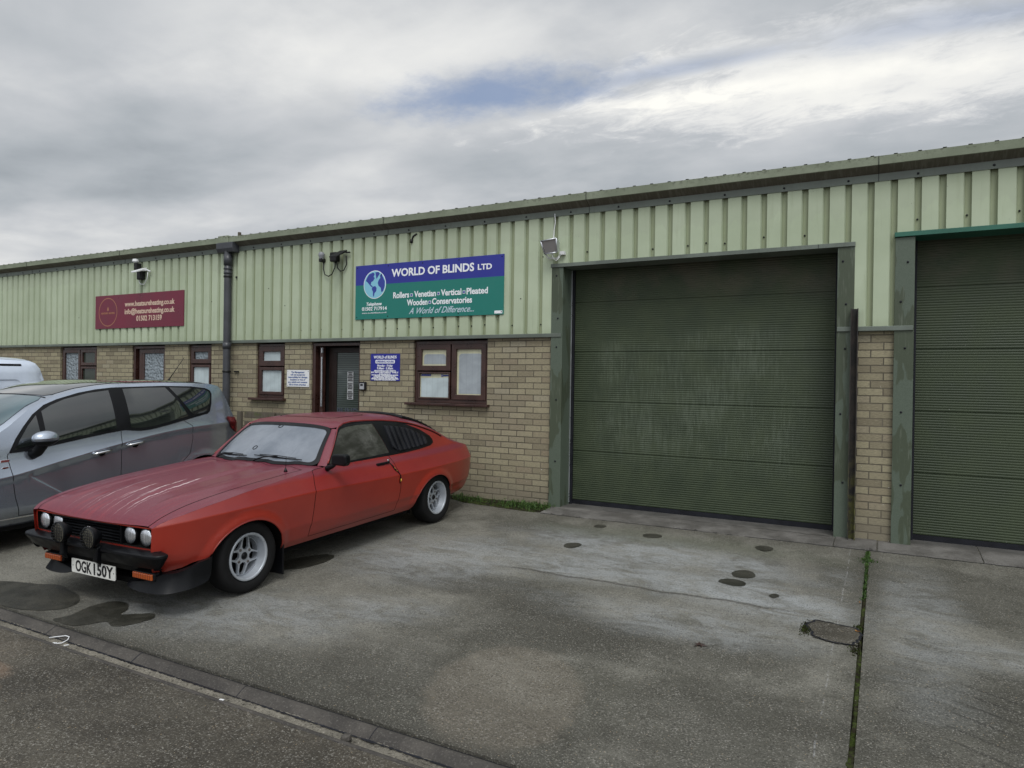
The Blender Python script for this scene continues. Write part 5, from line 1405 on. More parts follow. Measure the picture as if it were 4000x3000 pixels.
# louvred quarter panels
m = MB()
for sg in (1, -1):
    for i in range(9):
        x0 = -1.945 - i * .080; x1 = x0 - .070
        def clampz(x, up):
            zs_ = [z for z in [v / 200 for v in range(168, 240)] if inpoly((x, z), qw)]
            return (max(zs_) if up else min(zs_)) if zs_ else None
        a, b, c, d_ = clampz(x0 - .006, 1), clampz(x1, 1), clampz(x1, 0), clampz(x0 - .006, 0)
        if None in (a, b, c, d_): continue
        a, b, c, d_ = a - .012, b - .012, c + .012, d_ + .012
        lean = -.028
        q = [(x0, a, .028), (x1, b, .006), (x1 + lean * 0 - .0, c, .006), (x0, d_, .028)]
        vs = [Vector((x, sg * (Yc(x, z) + o), z)) for x, z, o in q] + [Vector((x, sg * (Yc(x, z) + .003), z)) for x, z, o in q]
        m.add(vs, [(0, 1, 2, 3), (0, 3, 7, 4), (1, 0, 4, 5), (3, 2, 6, 7), (2, 1, 5, 6)])
m.build('window_louvre', M_louv, RED, bevel=.003)
# rear window louvre, slatted, humps visible over the roof line
m = MB()
for i in range(9):
    x0 = -2.42 - i * .098; x1 = x0 - .105
    for k in range(1):
        ww0, ww1 = .47 - i * .006, .47 - i * .006
        rows = []
        for j in range(9):
            y = -ww0 + 2 * ww0 * j / 8
            z0, z1 = Zr(x0, y), Zr(x1, y); mid = Zr((x0 + x1) / 2, y)
            rows.append([(x0, y, z0 + .010), (x0 - .03, y, Zr(x0 - .03, y) + .030), (x1 + .015, y, z1 + .026), (x1, y, z1 + .008)])
        m.grid(rows)
        for y in (-ww0, ww0): m.add([(x0, y, Zr(x0, y) + .010), (x0 - .03, y, Zr(x0 - .03, y) + .030), (x1 + .015, y, Zr(x1, y) + .026), (x1, y, Zr(x1, y) + .01), (x0, y, Zr(x0, y))], [(0, 1, 2, 3, 4)])
m.build('rear_window_louvre', M_car_black, RED, angle=35)
# nose: red frame, dark recess, grille bars, four lamps
def nzx(y): return xe(y) - .006
def Sn(y, z): return (nzx(y) - .010 * sst(z, .56, .46), y, z)
no = [(-.692, .470), (-.30, .455), (.30, .455), (.692, .470), (.704, .52), (.708, .60), (.703, .642), (.5, .645), (.25, .640), (0, .638), (-.25, .640), (-.5, .645), (-.703, .642), (-.708, .60), (-.704, .52)]
hole = rrect(-.683, .683, .498, .634, .02, .02, 3)
sk = Skin(); sk.add(panel(no, Sn, .04, holes=[hole]), (1, 0, 0), mirror=False); sk.build('nose_frame', M_red, RED)
m = MB()
loop = dens(hole, .05); m.grid([[(nzx(y) - .002, y, z) for y, z in loop + loop[:1]], [(nzx(y) - .06, y * .99, z * 1.0) for y, z in loop + loop[:1]]])
m.add([(.675, y, z) for y, z in ((-.69, .49), (.69, .49), (.69, .64), (-.69, .64))], [(0, 1, 2, 3)])
m.build('grille_recess', M_void, RED, recalc=False)
m = MB()
for i in range(5):
    z = .516 + i * .0215; m.prism([(.725, z - .004), (.705, z + .006), (.700, z + .003), (.712, z - .006)], -.335, .335, 'y')
m.prism([(.735, .618), (.742, .634), (.70, .642), (.69, .62)], -.46, .335, 'y')
for y in (-.345, .335): m.box(.69, .73, y, y + .012, .50, .634)
m.build('grille', M_car_black, RED, bevel=.002)
def lamp(y, z, r, x, parent, ring=M_car_black):
    m = MB(); m.smooth = True
    m.lathe([(.0, .018), (r * .45, .0155), (r * .75, .010), (r * .93, .003), (r * .97, -.002)], (x, y, z), (1, 0, 0), 28)
    o = m.build('headlight', M_headl, parent, recalc=False)
    m = MB(); m.smooth = True; m.lathe([(r * .95, .0), (r * 1.0, .005), (r * 1.06, .002), (r * 1.08, -.03)], (x, y, z), (1, 0, 0), 28); m.build('headlight_rim', M_car_black, o, recalc=False)
    return o
for y in (.425, .595, -.425, -.595): lamp(y, .570, .063, .712, RED)
m = MB(); m.lathe([(0, .010), (.034, .008), (.040, 0)], (.742, -.02, .572), (1, 0, 0), 20); m.v = [(x, (y + .02) * 1.15 - .02, (z - .565) * .6 + .565) for x, y, z in m.v]; m.build('bonnet_badge', M_chrome, RED)
# bumper
path = smoothline([(.690, .790), (.735, .795), (.770, .765), (.790, .68), (.802, .45), (.808, .2), (.810, 0)], 5)
def sweep(mb, path, prof, mirror=True):
    P = [Vector((a, b, 0)) for a, b in path]
    for sg in ((1, -1) if mirror else (1,)):
        rows = []
        for i, p in enumerate(P):
            t = (P[min(i + 1, len(P) - 1)] - P[max(i - 1, 0)]).normalized(); n_ = Vector((t.y, -t.x, 0)); n_ = n_ if n_.x > 0 or n_.y > 0 and abs(n_.x) < .2 else -n_
            if n_.dot(Vector((.3, .2, 0)) + Vector((p.x * .0, p.y * .8, 0))) < 0: n_ = -n_
            rows.append([(p.x + n_.x * a, sg * (p.y + n_.y * a), b) for a, b in prof])
        mb.grid(rows); mb.add(rows[0], [tuple(range(len(rows[0])))])
m = MB(); sweep(m, path, [(-.12, .487), (-.040, .482), (-.006, .472), (.0, .466), (.001, .452), (-.018, .425), (-.045, .385), (-.068, .358), (-.12, .350)]); m.build('bumper', M_car_black, RED, angle=24, weld=.0005)
# overriders
for y in (.20, -.20):
    m = MB(); m.prism([(.79, .49), (.825, .475), (.832, .38), (.79, .34)], y - .02, y + .02, 'y'); m.build('overrider', M_car_black, RED, bevel=.008)
# front valance (red corners, black centre)
m = MB(); rows = []
for i in range(17):
    y = -.70 + 1.4 * i / 16; rows.append([(Sn(max(-.69, min(.69, y)), z)[0] - o, y * k, z) for z, o, k in ((.470, .0, 1), (.40, .02, 1), (.34, .04, .99), (.29, .07, .97))])
m.grid(rows); m.build('front_valance', M_car_black, RED, angle=60)
for sgn in (1, -1):
    m = MB(); m.box(.66, .715, sgn * .525 + .035 - .115, sgn * .525 + .035 + .115, .268, .326); hs = m.build('indicator_housing', M_car_black, RED, bevel=.012)
    m = MB(); m.box(.71, .727, sgn * .525 + .035 - .103, sgn * .525 + .035 + .103, .276, .318); m.build('indicator', M_amber, hs, bevel=.006)
# chin spoiler: two wings with a gap in the middle
for sgn in (1, -1):
    top = smoothline([(.380, .842, .380), (.42, .840, .372), (.48, .828, .362), (.54, .815, .340), (.63, .790, .325), (.690, .73, .320), (.700, .60, .268), (.695, .46, .240), (.69, .38, .225)], 4)
    bot = smoothline([(.392, .845, .255), (.425, .850, .222), (.50, .850, .206), (.60, .838, .200), (.705, .775, .196), (.732, .64, .190), (.728, .50, .188), (.715, .39, .198), (.695, .355, .212)], 4)
    m = MB(); mid = [tuple(.5 * (a + b) - (.012 if k_ < 2 else 0) for k_, (a, b) in enumerate(zip(p_, q_))) for p_, q_ in zip(top, bot)]
    inn = [(a - .02, b - .02 , c + .004) for a, b, c in bot]; back = [(a - .05, b - .05, c) for a, b, c in top]
    rows = [[(a, (b if sgn > 0 else -b * .80), c) for a, b, c in L] for L in (back, top, mid, bot, inn, back)]
    m.grid(rows); m.add([r_[-1] for r_ in rows[:-1]], [tuple(range(5))]); m.add([r_[0] for r_ in rows[:-1]], [tuple(range(5))])
    m.build('chin_spoiler', M_car_black, RED, angle=50)
# number plate
P_ = thing('number_plate_mount', None, None); del P_
pl = MB(); pl.prism(rounded(-.205, .305, .232, .334, .008), .745, .751, 'x'); 
plate = pl.build('number_plate', M_plate, RED)
m = MB(); rot = Matrix(((0, 0, 1), (1, 0, 0), (0, 1, 0)))
# characters run towards +y when read from the front
text_mesh('OGK', .115, (.7518, -.155, .246), m, bold=.0028, rot=rot, width=.19); text_mesh('150Y', .115, (.7518, .060, .246), m, bold=.0028, rot=rot, width=.225)
m.build('plate_lettering', M_ink_k, plate)
m = MB()
for y in (-.188, .288): m.lathe([(.005, 0), (0, .003)], (.751, y, .283), (1, 0, 0), 8)
m.build('plate_screw', M_seal, plate)
# spotlamps
for y in (-.175, .175):
    t_ = MB(); t_.smooth = True
    z = .548; x = .842
    t_.lathe([(0, -.065), (.04, -.06), (.068, -.02), (.078, .0), (.080, .02), (.074, .026), (.070, .018)], (x, y, z), (1, 0, 0), 28)
    sp = t_.build('spotlamp', M_car_black, RED, angle=45, recalc=False)
    g_ = MB(); g_.smooth = True; g_.lathe([(0, .020), (.05, .018), (.071, .012)], (x, y, z), (1, 0, 0), 24); g_.build('lamp_lens', mat('spot_lens', None, (.15, .14, .11), .12, 0, .7, 1.), sp, recalc=False)
    g_ = MB()
    for k_ in range(-3, 4):
        o = k_ * .0195; h = math.sqrt(max(0, .071 ** 2 - o * o))
        g_.tube([(x + .030, y + o, z - h), (x + .030, y + o, z + h)], .0024, 5)
        g_.tube([(x + .031, y - h, z + o), (x + .031, y + h, z + o)], .0024, 5)
    g_.build('stone_guard', M_car_black, sp, recalc=False)
    g_ = MB(); g_.box(x - .03, x - .01, y - .012, y + .012, .47, .50); g_.build('lamp_bracket', M_car_black, sp)
m = MB(); m.prism([(-.05 + .06, .487), (.02 + .06, .487), (-.005 + .06, .512)], .80, .806, 'x'); m.build('reflector', M_red_lens, RED)
# mirrors
for sgn in (1,):
    m = MB(); m.prism([(.83, .878), (.98, .872), (1.0, .90), (.995, .965), (.97, .975), (.85, .972), (.83, .95)], -.955, -.885, 'x')
    if sgn < 0: m.v = [(x, -y, z) for x, y, z in m.v]
    mm = m.build('wing_mirror', M_car_black, RED, bevel=.014)
    m = MB(); m.tube([(-.905, sgn * .765, .838), (-.915, sgn * .83, .865), (-.92, sgn * .87, .90)], [.026, .018, .016], 8); m.build('mirror_stalk', M_car_black, mm)
# wipers, aerial, washer jets
def wiper(s0, t0, s1, t1, pv):
    a = Vector(Sws(s0, t0)) + Vector((.01, 0, .018)); b = Vector(Sws(s1, t1)) + Vector((.01, 0, .018))
    piv = Vector((xb(pv) + .035, pv, Zb(xb(pv) + .035, pv) + .012)); mid = a.lerp(b, .5)
    m = MB(); m.tube([piv, piv + Vector((0, 0, .014))], .012, 8); m.tube([piv + Vector((0, 0, .01)), piv.lerp(mid, .4) + Vector((0, 0, .022)), mid + Vector((.0, 0, .012))], [.008, .006, .005], 6)
    m.tube([a, a.lerp(b, .5), b], [.0045, .006, .0045], 6); m.tube([a.lerp(b, .12) + Vector((0, 0, .01)), mid + Vector((0, 0, .016)), a.lerp(b, .88) + Vector((0, 0, .01))], .0035, 5)
    return m.build('wiper', M_car_black, RED, recalc=False)
wiper(.02, .10, .80, .065, .08); wiper(-.86, .06, -.12, .075, -.50)
m = MB(); q = Vector((-.58, .60, Zb(-.58, .60))); m.tube([q, q + Vector((0, 0, .012)), q + Vector((0, 0, .03))], [.018, .012, .006], 10); m.tube([q + Vector((0, 0, .03)), q + Vector((-.01, 0, .13))], .0022, 5); m.build('aerial', M_car_black, RED, recalc=False)
# strap hanging from the door edge
m = MB()
q = [(-1.79, .775), (-1.81, .745), (-1.825, .71), (-1.86, .675), (-1.875, .64), (-1.872, .60), (-1.868, .565)]
m.tube([(x, Yc(x, z) + .006, z) for x, z in q], [.004, .007, .009, .006, .005, .008, .003], 5); st = m.build('strap', M_car_black, RED)
m = MB()
for a, b in (((-1.818, .727), (-1.842, .69)), ((-1.874, .612), (-1.87, .58))): m.tube([(a[0], Yc(*a) + .013, a[1]), ((a[0] + b[0]) / 2, Yc(*a) + .016, (a[1] + b[1]) / 2), (b[0], Yc(*b) + .013, b[1])], [.003, .007, .002], 5)
m.build('yellow_stripe', mat('yellow_webbing', None, (.65, .42, .05), .6), st)
# mudflaps and exhaust
for sgn in (1, -1):
    m = MB(); m.prism([(-.345, .385), (-.335, .06), (-.342, .05), (-.352, .05), (-.362, .385)], sgn * .60, sgn * .80, 'y')
    m.v = [(x, y, z) for x, y, z in m.v]; m.build('mudflap', M_car_black, RED, bevel=.003)
m = MB(); m.smooth = True; m.lathe([(.026, 0), (.030, .03), (.031, .30), (.027, .30), (.024, .1)], (-3.30, .50, .215), (-1, 0, .05), 16); m.build('exhaust', worn('exhaust_steel', (.25, .24, .22), .4, .3, 8, metal=.8), RED, recalc=False)

# four-spoke alloy wheel, built on axis +y (outer face towards +y)
def alloy_wheel():
    ty = MB(); ty.smooth = True
    ty.lathe([(.184, -.075), (.205, -.095), (.245, -.102), (.268, -.092), (.279, -.070), (.282, -.03), (.282, .03), (.279, .070), (.268, .092), (.245, .102), (.215, .098), (.190, .088), (.184, .080)], (0, 0, 0), (0, 1, 0), 56)
    for r_, h in ((.2815, -.045), (.2815, -.015), (.2815, .015), (.2815, .045)): pass
    rm = MB(); rm.smooth = True
    rm.lathe([(.184, .084), (.1845, .092), (.180, .095), (.166, .092), (.163, .084), (.158, .030), (.150, .018), (.146, .010), (.1455, -.06), (.150, -.07)], (0, 0, 0), (0, 1, 0), 56)
    sp = MB()
    out = [(.148 * math.cos(2 * math.pi * i / 48), .148 * math.sin(2 * math.pi * i / 48)) for i in range(48)]
    holes = []
    for k in range(4):
        a = math.pi / 2 * k + .28
        ca, sa = math.cos(a), math.sin(a)
        h = [(.048, -.011), (.066, -.030), (.110, -.027), (.143, -.017), (.143, .017), (.110, .027), (.066, .030), (.048, .011)]
        holes.append([(x * ca - y * sa, x * sa + y * ca) for x, y in h])
        b = a + math.pi / 4
        def pol(r_, t): return (r_ * math.cos(b + t), r_ * math.sin(b + t))
        holes.append([pol(.082, -.14), pol(.082, .14), pol(.102, .36), pol(.143, .56), pol(.144, .28), pol(.144, 0), pol(.144, -.28), pol(.143, -.56), pol(.102, -.36)])
    ol = dens(out, .02); hl = [dens(h, .012) for h in holes]
    pts = list(ol); ed = [(i, (i + 1) % len(ol)) for i in range(len(ol))]
    for h in hl:
        b0 = len(pts); pts += h; ed += [(b0 + i, b0 + (i + 1) % len(h)) for i in range(len(h))]
    V, _, F, *_ = delaunay_2d_cdt([Vector(q) for q in pts], ed, [], 0, 1e-7)
    F = [tuple(f) for f in F if inpoly((sum(V[i].x for i in f) / 3, sum(V[i].y for i in f) / 3), ol) and not any(inpoly((sum(V[i].x for i in f) / 3, sum(V[i].y for i in f) / 3), h) for h in hl)]
    def hh(v): return .040 - .012 * (v.length / .148) ** 2
    sp.add([(v.x, hh(v), v.y) for v in V], F)
    for h in hl + [ol]:
        n = len(h); sp.add([(x, hh(Vector((x, y))), y) for x, y in h] + [(x * .995, hh(Vector((x, y))) - .022, y * .995) for x, y in h], [(i, (i + 1) % n, n + (i + 1) % n, n + i) for i in range(n)])
    cp = MB(); cp.smooth = True
    cp.lathe([(0, .052), (.020, .051), (.024, .047), (.025, .042), (.029, .041), (.030, .038)], (0, 0, 0), (0, 1, 0), 20)
    nt = MB(); nt.smooth = True
    for k in range(4):
        a = math.pi / 2 * k + .28 + math.pi / 4; c = (.062 * math.cos(a), 0, .062 * math.sin(a))
        nt.lathe([(0, .044), (.009, .043), (.011, .040), (.012, .036)], c, (0, 1, 0), 10)
    bk = MB(); bk.lathe([(0, -.03), (.155, -.03)], (0, 0, 0), (0, 1, 0), 24); bk.lathe([(0, -.005), (.10, -.005), (.10, -.02)], (0, 0, 0), (0, 1, 0), 24)  # backing disc coloured near black to paint shade into the spoke holes
    return ty, rm, sp, cp, nt, bk
M_disc = worn('rusty_brake', (.10, .035, .022), .7, .4, 12)
M_wheel = worn('painted_silver_wheel', (.43, .46, .50), .32, .08, 6, .5, metal=.35, bump=.05); M_nut = worn('dull_wheel_nut', (.16, .14, .13), .45, .2, 8, metal=.6)
ty, rm, sp, cp, nt, bk = alloy_wheel()
for (x, sgn, rotk) in ((0, 1, .1), (-2.638, 1, .62), (0, -1, .3), (-2.638, -1, .9)):
    w_o = ty.build('wheel', M_tyre, RED, recalc=False)
    r_o = rm.build('rim', M_wheel, w_o, recalc=False); sp.build('spoke_disc', M_wheel, w_o, recalc=True, angle=30, bevel=0); cp.build('centre_cap', M_car_black, w_o, recalc=False); nt.build('wheel_nut', M_nut, w_o, recalc=False); bk.build('brake', M_void, w_o, recalc=False)
    steer = 0
    w_o.location = (x + (0.0 if x == 0 else 0), sgn * .705, .282); w_o.rotation_euler = (0, rotk, 0 if sgn > 0 else math.pi)
place(RED, CM, CO)
# ================================================================ grey-blue people carrier
def f_grey(T):
    n = T.noise(T.obj, 1.3, 5, .6); g = T.noise(T.obj, 300, 2, .6); sx, sy, sz = T.sep(T.obj)
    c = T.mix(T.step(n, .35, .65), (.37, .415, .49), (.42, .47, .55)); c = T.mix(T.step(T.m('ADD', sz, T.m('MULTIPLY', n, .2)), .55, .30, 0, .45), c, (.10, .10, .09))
    T.put(T.b.inputs['Base Color'], c); T.put(T.b.inputs['Normal'], T.bump(g, .04, .001))
M_grey = mat('grey_metallic_paint', f_grey, rough=.27, metal=.78, coat=1., coat_r=.03)
M_tint = mat('tinted_glass', lambda T: T.put(T.b.inputs['Base Color'], T.mix(T.step(T.noise(T.obj, 3, 3), .3, .7), (.008, .010, .010), (.016, .02, .018))), rough=.04, spec=1.0, coat=1., coat_r=.02)
M_wsblue = mat('blue_windscreen', lambda T: T.put(T.b.inputs['Base Color'], T.mix(T.step(T.noise(T.obj, 2, 3), .3, .7), (.02, .06, .075), (.05, .11, .13))), rough=.05, spec=1.0, coat=1., coat_r=.02)
MPV = thing('people_carrier', 'blue grey metallic family car with dark windows between red coupe and white van', 'car')
GM = ((0, -.99966, -.026), (1, 0, 0), (0, -.026, .99966)); GO = (-8.03, -4.75, gz(-4.75))
gcr = lin([(.9, .66), (0, .68), (-.45, .71), (-.63, .735), (-1.0, .81), (-1.59, .92), (-2.1, 1.0), (-2.48, 1.035), (-2.93, 1.05), (-3.4, 1.04)])
gbelt = lin([(.9, .78), (.3, .88), (-.1, .90), (-.56, .925), (-.82, .955), (-1.17, 1.005), (-1.5, 1.05), (-1.66, 1.065), (-1.74, 1.055), (-1.83, 1.045), (-1.95, 1.05), (-2.05, 1.065), (-2.44, 1.135), (-2.62, 1.17), (-3.0, 1.20), (-3.4, 1.2)])
gT = plin([(-3.05, 1.30), (-2.99, 1.46), (-2.94, 1.505), (-2.85, 1.525), (-2.74, 1.535), (-2.5, 1.548), (-2.25, 1.556), (-1.75, 1.555), (-1.5, 1.538), (-1.27, 1.505), (-1.05, 1.448), (-.80, 1.338), (-.58, 1.175), (-.35, 1.03), (-.15, .93), (0, .90)])
gdf = lin([(-.3, 0), (.1, .01), (.45, .06), (.7, .17), (.84, .32)]); gdr = lin([(-2.3, 0), (-2.7, .012), (-2.95, .045), (-3.12, .10), (-3.25, .17), (-3.33, .26), (-3.40, .36)])
GA1 = (.0, .315, .375, .375); GA2 = (-2.644, .315, .375, .372)
def Yg(x, z):
    zc_, zb_ = gcr(x), gbelt(x)
    if z <= zc_:
        u = (zc_ - z); y = .905 - .035 * u - .10 * sst(z, .42, .20) - .045 * sst(u, .0, .08) * .3
        # pressed blade below the shoulder line on the front door
        xl = -.63 - (.735 - z) * 1.42; y -= .014 * sst(xl - x, .0, .07) * sst(zc_ - z, .0, .05) * sst(x, -2.2, -1.0)
    elif z <= zb_:
        D_ = max(.05, zb_ - zc_); d_ = z - zc_; y = .905 - .34 * d_ + .095 * d_ * d_ / D_
    else:
        y0 = .905 - max(.05, zb_ - zc_) * .245; y = y0 - (z - zb_) * .15 - .46 * (z - zb_) ** 2
    y -= gdf(x) + gdr(x)
    for A in (GA1, GA2):
        d = arch_d(x, z, A)
        if z > .2 and d < .09: y += .014 * (1 - sst(d, 0, .08))
    return y
def Sg(x, z): return (x, Yg(x, z), z)
gfa, gra = arch_pts(GA1, .25), arch_pts(GA2, .26)
gout = [(.80, .30), (.84, .45), (.84, .6), (.70, .72), (.45, .80), (.2, .85)] + [(x, gT(x)) for x in (0, -.15, -.35, -.58, -.70, -.80, -.92, -1.05, -1.27, -1.5, -1.75, -2.0, -2.25, -2.5, -2.74, -2.85, -2.94, -2.99)] + [(-3.04, 1.34), (-3.16, 1.11), (-3.27, .92), (-3.33, .70), (-3.33, .45), (-3.26, .28)] + list(reversed(gra)) + [(-2.2, .22), (-1.3, .22), (-.42, .22)] + list(reversed(gfa)) + [(.5, .25)]
fd = [(-.63, .335), (-.585, .52), (-.565, .68), (-.535, .90), (-.545, .93)] + [(x, gbelt(x)) for x in (-.7, -.9, -1.1, -1.3, -1.5, -1.62)] + [(-1.61, .93), (-1.615, .7), (-1.60, .45), (-1.57, .33), (-1.1, .325)]
rd = [(x, gbelt(x)) for x in (-1.626, -1.74, -1.83, -1.95, -2.05, -2.2, -2.36)] + [(-2.47, 1.05), (-2.485, .90), (-2.45, .73), (-2.33, .62), (-2.22, .47), (-2.18, .335), (-1.8, .33), (-1.576, .33), (-1.606, .45), (-1.621, .7), (-1.616, .93)]
GL = [[(x / 20, gcr(x / 20) + o) for x in range(12, -65, -1)] for o in (-.006, .006)] + [[(x / 40, gbelt(x / 40) + .004) for x in range(-22, -124, -1)]] + [[(-.63 - (.735 - z / 50) * 1.42 - w_, z / 50) for z in range(35, 17, -1)] for w_ in (.0, .035, .07)]
sk = Skin(); sk.add(panel(gout, Sg, .045, holes=[fd, rd], lines=GL, eps=.003), (0, 1, 0))
gC = lin([(.84, .70), (.6, .80), (.3, .89), (.05, .945), (0, .96)])
# roof and bonnet
gCr = lin([(-3.02, 1.50), (-2.9, 1.545), (-2.6, 1.575), (-2.2, 1.59), (-1.7, 1.592), (-1.3, 1.56), (-1.05, 1.50), (-.8, 1.41), (-.5, 1.27), (-.2, 1.12), (.1, .97), (.3, .91), (.6, .82), (.84, .68)])
def Zg(x, y):
    t_ = gT(x) if x < 0 else lin([(0, .90), (.2, .85), (.45, .80), (.70, .72), (.84, .60)])(x); ye = max(.2, Yg(x, t_)); u = min(1.05, abs(y) / ye); c = max(gCr(x), t_ + .002)
    return c - (c - t_) * (.35 * u ** 2 + .65 * u ** 4)
def Sgt(x, y): return (x, y, Zg(x, y))
XS = [.84, .70, .45, .2, 0, -.15, -.35, -.58, -.70, -.80, -.92, -1.05, -1.27, -1.5, -1.75, -2.0, -2.25, -2.5, -2.74, -2.85, -2.94, -2.99]
TT = lambda x: gT(x) if x < 0 else lin([(0, .90), (.2, .85), (.45, .80), (.70, .72), (.84, .60)])(x)
sk.add(panel([(XS[0], 0)] + [(x, Yg(x, TT(x)) - .0005) for x in XS] + [(-3.0, 0)], Sgt, .06), (0, 0, 1))
sk.build('body', M_grey, MPV)
for nm, o_, hx, hz in (('front_door', fd, -1.40, .855), ('rear_door', rd, -1.765, .91)):
    for sgn in (1, -1):
        ds = Skin(); ds.add(panel(o_, Sg, .045, lines=GL, eps=.003), (0, 1, 0), mirror=False)
        if sgn < 0: ds.P = [Vector((p.x, -p.y, p.z)) for p in ds.P]; ds.N = [Vector((n.x, -n.y, n.z)) for n in ds.N]; ds.F = [f[::-1] for f in ds.F]
        dr = ds.build('door', M_grey, MPV)
        yy = Yg(hx, hz)
        m = MB(); m.smooth = True; m.lathe([(0, .001), (.036, .002), (.04, .0)], (hx, sgn * yy, hz - .003), (0, sgn, 0), 18); m.build('handle_cup', M_void, dr, recalc=False)
        m = MB(); m.tube([(hx + .10, sgn * (yy + .012), hz - .012), (hx + .05, sgn * (yy + .030), hz - .004), (hx - .05, sgn * (yy + .030), hz + .006), (hx - .10, sgn * (yy + .014), hz + .012)], [.009, .012, .012, .009], 8); m.build('door_handle', M_chrome, dr, recalc=False)
m = MB()
strip_on(m, fd[:5], Sg, .006, .0005, .0002); strip_on(m, [(-1.619, 1.06), (-1.613, .93), (-1.618, .7), (-1.603, .45), (-1.573, .33)], Sg, .006, .0005, .0002); strip_on(m, [(-2.36, 1.12), (-2.47, 1.05), (-2.485, .90), (-2.45, .73), (-2.33, .62)], Sg, .006, .0005, .0002)
strip_on(m, [(-.63, .332), (-1.1, .322), (-1.6, .326), (-2.18, .33)], Sg, .006, .0005, .0002)
strip_on(m, [(-.98, -.66), (-.93, -.4), (-.905, 0), (-.93, .4), (-.98, .66)], lambda x, y: Sgt(x, y), .012, .004, .0003, mirror=False, ref=(0, 0, 1))
m.build('panel_gap', M_void, MPV, recalc=False)
m = MB(); strip_on(m, [(-.44, .312), (-1.2, .308), (-2.22, .315)], Sg, .014, .001, .004); m.build('sill_strip', M_chrome, MPV, recalc=False)
# dark surround and glass
ssur = [(-.548, .930), (-.62, 1.06), (-.70, 1.165), (-.80, 1.275), (-.92, 1.362), (-1.05, 1.412), (-1.27, 1.470), (-1.45, 1.500), (-1.62, 1.515), (-2.2, 1.520), (-2.55, 1.506), (-2.74, 1.480), (-2.80, 1.450), (-2.812, 1.41), (-2.78, 1.30), (-2.74, 1.205), (-2.70, 1.175), (-2.62, 1.163)] + [(x, gbelt(x) - .004) for x in (-2.44, -2.2, -2.05, -1.95, -1.83, -1.74, -1.66, -1.5, -1.3, -1.1, -.9, -.7)]
w_v = [(-.605, .962), (-.66, 1.055), (-.74, 1.17), (-.83, 1.268), (-.84, 1.0)]
w_f = [(-.885, 1.302), (-.98, 1.355), (-1.12, 1.408), (-1.36, 1.462), (-1.575, 1.486), (-1.575, 1.085), (-1.4, 1.062), (-1.17, 1.035), (-.885, .995)]
w_r = [(-1.73, 1.497), (-2.0, 1.502), (-2.22, 1.500), (-2.34, 1.33), (-2.43, 1.165), (-2.2, 1.12), (-2.05, 1.092), (-1.95, 1.078), (-1.83, 1.072), (-1.73, 1.082)]
w_q = [(-2.27, 1.500), (-2.53, 1.488), (-2.72, 1.462), (-2.775, 1.43), (-2.78, 1.40), (-2.745, 1.29), (-2.70, 1.215), (-2.64, 1.192), (-2.50, 1.175), (-2.38, 1.34)]
sk = Skin(); sk.add(panel(ssur, Sg, .04, eps=.008), (0, 1, 0), off=.004); sk.build_lr('window_surround', M_car_black, MPV)
for w_ in (w_v, w_f, w_r, w_q):
    for sgn in (1, -1):
        sk = Skin(); sk.add(panel(w_, Sg, .05, eps=.01), (0, 1, 0), off=.0065, mirror=False)
        if sgn < 0: sk.P = [Vector((p.x, -p.y, p.z)) for p in sk.P]; sk.N = [Vector((n.x, -n.y, n.z)) for n in sk.N]; sk.F = [f[::-1] for f in sk.F]
        sk.build('side_window', M_tint, MPV)
sk = Skin(); sk.add(panel([(.05, 0), (.03, .35), (-.02, .55), (-.15, .66)] + [(x, Yg(x, gT(x)) - .07) for x in (-.35, -.58, -.80, -.92)] + [(-.975, .60), (-.93, .4), (-.905, 0)], Sgt, .06), (0, 0, 1), off=.004); sk.build('windscreen', M_wsblue, MPV)
sk = Skin(); sk.add(panel([(-.925, 0), (-.95, .4), (-.995, .60)] + [(x, Yg(x, gT(x)) - .05) for x in (-1.05, -1.27, -1.5, -1.75, -2.0, -2.25, -2.5, -2.74, -2.85)] + [(-2.90, .4), (-2.91, 0)], Sgt, .06), (0, 0, 1), off=.004); sk.build('glass_roof', M_tint, MPV)
# rear lamp, spoiler lip, tailgate glass edge
tl = [(-2.985, 1.105), (-3.02, 1.120), (-3.10, 1.112), (-3.165, 1.10), (-3.22, .98), (-3.25, .90), (-3.18, .92), (-3.08, .98)]
sk = Skin(); sk.add(panel(tl, Sg, .03, eps=.003), (0, 1, 0), off=.010); sk.build_lr('tail_light', M_red_lens, MPV)
m = MB(); rows = []
for x, z in ((-2.99, 1.46), (-3.04, 1.34), (-3.16, 1.11), (-3.27, .92), (-3.33, .70), (-3.33, .45), (-3.26, .28)):
    ye = Yg(x, z); rows.append([(x - .06 * (1 - (k / 4) ** 2), ye * k / 4, z) for k in range(-4, 5)])
m.grid(rows); m.build('tailgate', M_grey, MPV, angle=60)
m = MB(); m.grid([[(x - .07 * (1 - (k / 4) ** 2), (Yg(x, z) - .03) * k / 4, z) for k in range(-4, 5)] for x, z in ((-3.0, 1.47), (-3.045, 1.34), (-3.16, 1.12))]); m.build('rear_window', M_tint, MPV, angle=60)
m = MB(); m.grid([[(-2.93, y, Zg(-2.93, y) + .006), (-3.05, y * .97, Zg(-2.93, y) - .02), (-3.05, y * .97, Zg(-2.93, y) - .035), (-2.98, y, Zg(-2.93, y) - .05)] for y in (-.55, -.3, 0, .3, .55)]); m.build('roof_spoiler', M_grey, MPV, angle=60)
m = MB(); q = Vector((-2.80, 0, Zg(-2.8, 0))); m.tube([q, q + Vector((-.02, 0, .03))], [.022, .009], 8); m.tube([q + Vector((-.02, 0, .03)), q + Vector((-.23, 0, .30))], [.006, .003], 6); m.build('aerial', M_car_black, MPV, recalc=False)
